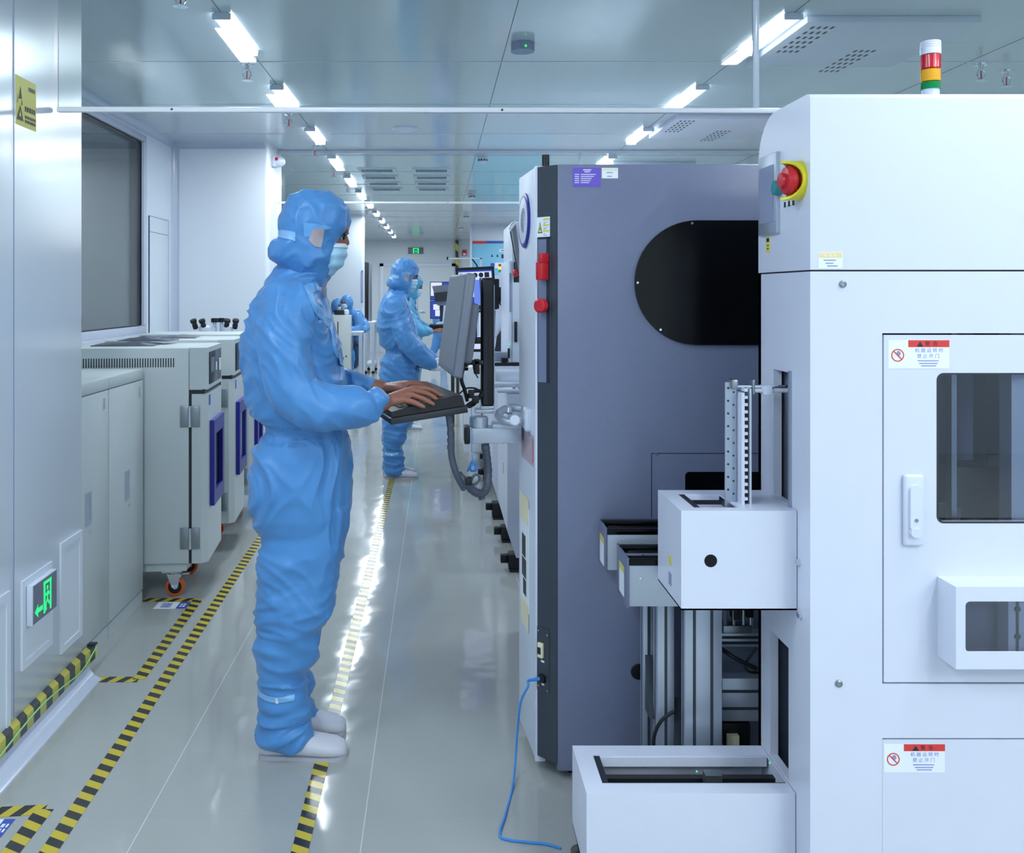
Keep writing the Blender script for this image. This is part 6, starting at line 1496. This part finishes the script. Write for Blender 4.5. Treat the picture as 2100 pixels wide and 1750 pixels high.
mb = MB('uiw'); quadf(mb, f, 0.06, 0.94, 0.05, 0.93); mb.use('labelg'); quadf(mb, f, 0.12, 0.40, 0.08, 0.12, 0.003); quadf(mb, f, 0.10, 0.30, 0.3, 0.305, 0.003); mb.build('picture', o)
mb = MB('black'); mb.box(X_(1014, YS), X_(1024, YS), YS+0.01, YS+0.09, Z_(634, YS), Z_(572, YS), 0.006); mb.box(X_(1024, YS), X_(1030, YS), YS+0.02, YS+0.08, Z_(620, YS), Z_(589, YS), 0.004); mb.box(X_(1029, YS), X_(1046, YS), YS+0.03, YS+0.07, Z_(613, YS), Z_(593, YS), 0.004); mb.build('mount_arm', t)
mb = MB('cable'); mb.tube([P_(1025, 616, YS), P_(1032, 622, YS), P_(1040, 628, YS)], 0.006, 6); mb.tube([P_(1023, 618, YS), P_(1030, 628, YS), P_(1040, 620, YS)], 0.006, 6); mb.build('cables', t)
# slim L shaped lamp arm above them
t = thing('lamp_arm', 'thin white bent bar reaching over the stacked monitors', 'bar', P_(985, 560, 7.0))
mb = MB('white'); mb.box(X_(918, 7.0), X_(988, 7.0), 6.99, 7.02, Z_(531.5, 7), Z_(529, 7)); mb.box(X_(984.5, 7.0), X_(988, 7.0), 6.99, 7.02, 1.0, Z_(528, 7)); mb.build('bar', t)
mb = MB('black'); mb.box(X_(916, 7.0), X_(919, 7.0), 6.985, 7.025, Z_(533, 7), Z_(527, 7)); mb.tube([P_(968, 531, 7), P_(978, 544, 7), P_(979, 549, 7)], 0.006, 6, 0); mb.build('sensor', t)
# second worker's tray
t = thing('keyboard_shelf', 'grey keyboard shelf in front of the second worker', 'shelf', P_(872, 750, 7.15))
mb = MB('dgrey'); mb.prism([(X_(856, 7.15), Z_(747, 7.15)), (X_(884, 7.15), Z_(753, 7.15)), (X_(884, 7.15), Z_(757, 7.15)), (X_(856, 7.15), Z_(750, 7.15))], 'y', 7.0, 7.4); mb.build('shelf_board', t)
mb = MB('paper'); mb.box(X_(884, 7.2), X_(960, 7.2), 7.05, 7.45, Z_(758, 7.2), Z_(750, 7.2), 0.004); mb.box(X_(950, 7.2), X_(985, 7.2), 7.05, 7.9, 0.2, Z_(750, 7.2), 0.004); mb.build('console', t)
# far terminal: tablet, keyboard, two screens
YT = 9.8
t = thing('far_terminal', 'back of a grey tablet on a white stand in front of the far worker', 'terminal', P_(905, 672, YT))
mb = MB('mgrey'); mb.prism([(X_(886, YT), Z_(587, YT)), (X_(919, YT), Z_(584, YT)), (X_(923, YT), Z_(600, YT)), (X_(921, YT), Z_(626, YT)), (X_(897, YT), Z_(627, YT))], 'y', YT, YT+0.05); tb_ = mb.build('tablet', t)
mb = MB('dgrey'); mb.prism([(X_(889, YT), Z_(601, YT)), (X_(918, YT), Z_(598, YT)), (X_(920, YT), Z_(616, YT)), (X_(893, YT), Z_(618, YT))], 'y', YT-0.02, YT+0.002); mb.build('tablet_back', tb_)
mb = MB('white2'); mb.prism([(X_(910, YT), Z_(626, YT)), (X_(917, YT), Z_(626, YT)), (X_(914, YT), Z_(662, YT)), (X_(907, YT), Z_(662, YT))], 'y', YT+0.005, YT+0.04); mb.use('dgrey'); mb.box(X_(902, YT), X_(909, YT), YT+0.01, YT+0.04, Z_(660, YT), Z_(626, YT)); mb.build('stand', t)
mb = MB('white2'); mb.prism([(X_(895, YT), Z_(663, YT)), (X_(918, YT), Z_(656, YT)), (X_(918, YT), Z_(664, YT)), (X_(895, YT), Z_(665, YT))], 'y', YT-0.1, YT+0.12); mb.build('keyboard', t)
mb = MB('black'); mb.box(X_(881, YT), X_(925, YT), YT-0.15, YT+0.2, Z_(671, YT), Z_(665, YT), 0.003); mb.box(X_(872, YT), X_(935, YT), YT-0.18, YT+0.25, Z_(674, YT), Z_(671, YT)); mb.build('shelf', t)
mb = MB('dgrey'); mb.box(X_(925, YT), X_(932, YT), YT, YT+0.1, 0, Z_(674, YT)); mb.build('post', t)
YW = 11.6
t = thing('monitor_pair', 'pair of stacked blue and white screens far down the aisle', 'monitor', P_(905, 615, YW))
YS = YW
f, o = screen_part('upper_screen', ((882, 578), (930, 578), (930, 616), (882, 616)))
mb = MB('uiw'); quadf(mb, f, 0.03, 0.97, 0.04, 0.96); mb.use('uib'); quadf(mb, f, 0.5, 0.97, 0.04, 0.2, 0.003); quadf(mb, f, 0.03, 0.97, 0.76, 0.96, 0.003); mb.build('picture', o)
f, o = screen_part('lower_screen', ((882, 617), (930, 617), (930, 654), (882, 654)))
mb = MB('uib'); quadf(mb, f, 0.03, 0.97, 0.04, 0.96); mb.use('uiw'); quadf(mb, f, 0.14, 0.40, 0.2, 0.5, 0.003); quadf(mb, f, 0.22, 0.42, 0.52, 0.85, 0.003); mb.build('picture', o)
mb = MB('dgrey'); mb.box(X_(936, YW), X_(942, YW), YW+0.05, YW+0.12, 0, Z_(585, YW)); mb.box(X_(905, YW), X_(942, YW), YW+0.05, YW+0.09, Z_(620, YW), Z_(612, YW)); mb.build('stand', t)
# far wall: exit sign, hazard pillar, call point, notice board
p = P_(851, 514, YF); t = thing('exit_sign', 'green lit running man exit sign over the far double door', 'sign', p)
mb = MB('mgrey'); mb.box(X_(837, YF), X_(868, YF), YF-0.03, YF, Z_(521, YF), Z_(508, YF), 0.005); mb.build('backing_plate', t)
mb = MB('exitg'); mb.box(X_(847, YF), X_(859, YF), YF-0.034, YF-0.03, Z_(520, YF), Z_(509, YF)); mb.use('ink'); mb.box(X_(850, YF), X_(856, YF), YF-0.036, YF-0.034, Z_(519.5, YF), Z_(511, YF)); mb.use('exitg'); mb.box(X_(852, YF), X_(854.5, YF), YF-0.038, YF-0.036, Z_(518, YF), Z_(513, YF)); mb.build('pictogram', t)
t = thing('hazard_strip', 'vertical black and yellow strip on the far wall corner', 'hazard tape', P_(937, 600, YF-0.05))
mb = MB('hazardz'); mb.box(X_(934, YF-0.1), X_(940, YF-0.1), YF-0.10, YF, 0, CEIL-0.01); mb.build('strip', t)
t = thing('fire_call_point', 'small red fire call point on the far wall', 'alarm', P_(952, 519, YF))
mb = MB('red'); mb.box(X_(948, YF), X_(957, YF), YF-0.05, YF, Z_(525, YF), Z_(513, YF), 0.01); mb.build('box', t); mb = MB('paper'); mb.box(X_(949.5, YF), X_(955.5, YF), YF-0.053, YF-0.05, Z_(524, YF), Z_(520, YF)); mb.build('label_strip', t)
YP = 17.2
mb = MB('white'); mb.box(X_(968, YP), 5.9, YP, YP+0.1, 0, CEIL); struct('wall_notice', mb)
mb = MB('white'); mb.box(X_(964, YP), X_(968, YP), YP-0.05, YP+0.1, 0, CEIL); struct('trim_60', mb)
t = thing('notice_board', 'large pale blue notice board with red and blue header, far right', 'notice board', P_(1020, 540, YP))
mb = MB('boardb'); mb.box(X_(968.5, YP), X_(1130, YP), YP-0.012, YP, Z_(640, YP), Z_(494, YP)); mb.build('panel', t)
mb = MB('labelr'); mb.box(X_(969, YP), X_(997, YP), YP-0.014, YP-0.012, Z_(500, YP), Z_(494.5, YP)); mb.use('labelb'); mb.box(X_(997, YP), X_(1130, YP), YP-0.014, YP-0.012, Z_(499.5, YP), Z_(494.5, YP)); mb.build('header', t)
mb = MB('paper'); mb.box(X_(1024, YP), X_(1044, YP), YP-0.015, YP-0.012, Z_(517, YP), Z_(511, YP)); mb.use('ink'); bars(mb, [(0.03, 0.155, 0.028)], Matrix(((1, 0, 0, X_(1024, YP)), (0, 0, -1, YP-0.0145), (0, 1, 0, Z_(517, YP)), (0, 0, 0, 1))), 0.022)
for (a, b) in ((1009, 521), (1020, 521)):
    mb.poly([V((X_(a-2.5, YP), YP-0.0135, Z_(b+6, YP))), V((X_(a+2.5, YP), YP-0.0135, Z_(b+6, YP))), V((X_(a, YP), YP-0.0135, Z_(b, YP)))])
mb.box(X_(1028, YP), X_(1036, YP), YP-0.014, YP-0.012, Z_(530, YP), Z_(522, YP)); mb.use('labelb'); mb.box(X_(1006, YP), X_(1014, YP), YP-0.014, YP-0.012, Z_(546, YP), Z_(540, YP)); mb.use('paper'); mb.box(X_(1015, YP), X_(1030, YP), YP-0.014, YP-0.012, Z_(550, YP), Z_(539, YP)); mb.build('notices', t)
# microscope cabinet on the far left, frame table
YQ = 13.4
t = thing('far_cabinet', 'pale cabinet in front of the seated person, far left', 'cabinet', P_(703, 720, YQ))
mb = MB('cab'); mb.box(X_(676, YQ), X_(717, YQ), YQ, YQ+0.32, 0, Z_(647, YQ), 0.006); c_ = mb.build('body', t)
mb = MB('ink'); mb.box(X_(692, YQ), X_(694, YQ), YQ-0.001, YQ+0.001, 0.15, Z_(660, YQ)); mb.cyl((X_(704, YQ), YQ-0.004, Z_(735, YQ)), (X_(704, YQ), YQ, Z_(735, YQ)), 0.012, seg=10); mb.cyl((X_(710, YQ), YQ-0.004, Z_(731, YQ)), (X_(710, YQ), YQ, Z_(731, YQ)), 0.012, seg=10); mb.build('lock_and_gap', c_)
t = thing('microscope', 'white microscope on the far cabinet at the seated person\'s eyes', 'microscope', P_(702, 647, 13.6))
mb = MB('black'); mb.box(X_(686, 13.6), X_(706, 13.6), 13.55, 13.70, Z_(647, 13.6)+0.012, Z_(636, 13.6), 0.008); mb.build('base', t)
mb = MB('chrome'); mb.cyl((X_(704, 13.6), 13.6, Z_(640, 13.6)), (X_(704, 13.6), 13.6, Z_(626, 13.6)), 0.014, seg=12); mb.build('column', t)
mb = MB('white'); mb.lathe([(0.02, 0), (0.045, 0.02), (0.045, 0.07), (0.025, 0.09)], (X_(709, 13.6), 13.65, Z_(647, 13.6)), seg=16); mb.build('head', t)
def frame_table(label, x0, x1, y0, y1, h, top=None):
    t = thing('frame_table', label, 'table', ((x0+x1)/2, (y0+y1)/2, 0), 0)
    for x in (x0, x1):
        for y in (y0, y1):
            mb = MB('alu'); mb.box(x-0.025, x+0.025, y-0.025, y+0.025, 0.06, h); mb.use('black'); mb.cyl((x, y-0.015, 0.03), (x, y+0.015, 0.03), 0.03, seg=14); mb.build('leg', t)
    mb = MB('alu')
    for z in (h-0.04, 0.14):
        for y in (y0, y1): mb.box(x0, x1, y-0.02, y+0.02, z, z+0.04)
        for x in (x0, x1): mb.box(x-0.02, x+0.02, y0, y1, z, z+0.04)
    mb.build('frame_bars', t)
    mb = MB('white2'); mb.box(x0-0.03, x1+0.03, y0-0.03, y1+0.03, h, h+0.02, 0.003); mb.box(x0, x1, y0, y1, 0.18, 0.195); mb.build('shelves', t)
    return t
frame_table('aluminium frame table that the seated person leans on', X_(719, 13.9), X_(741, 13.9), 13.75, 14.05, Z_(682, 13.9))
t = frame_table('aluminium frame table carrying a tall black panel, far left', X_(751, 16.2), X_(766, 16.2), 16.1, 16.8, Z_(662, 16.2))
t = thing('equipment_rack', 'tall black equipment panel standing on the far frame table', 'equipment', (X_(751, 16.4), 16.4, Z_(662, 16.2)+0.02))
mb = MB('black'); mb.box(X_(747, 16.4), X_(755, 16.4), 16.35, 16.6, Z_(662, 16.2)+0.021, Z_(538, 16.4), 0.006); mb.build('panel', t)
mb = MB('mgrey'); mb.box(X_(758, 16.4), X_(762, 16.4), 16.35, 16.5, Z_(662, 16.2)+0.021, Z_(540, 16.4), 0.004); mb.build('side_profile', t)
t = thing('frame_sign', 'slim blue framed sign on the far left white wall', 'sign', P_(743, 590, 14.99))
mb = MB('labelb'); mb.frame(rect_like(X_(741, 14.99), X_(744.5, 14.99), Z_(620, 14.99), Z_(555, 14.99)), rect_like(X_(741.6, 14.99), X_(743.9, 14.99), Z_(619, 14.99), Z_(556, 14.99)), 'y', 14.985, 14.9995); mb.build('frame', t)
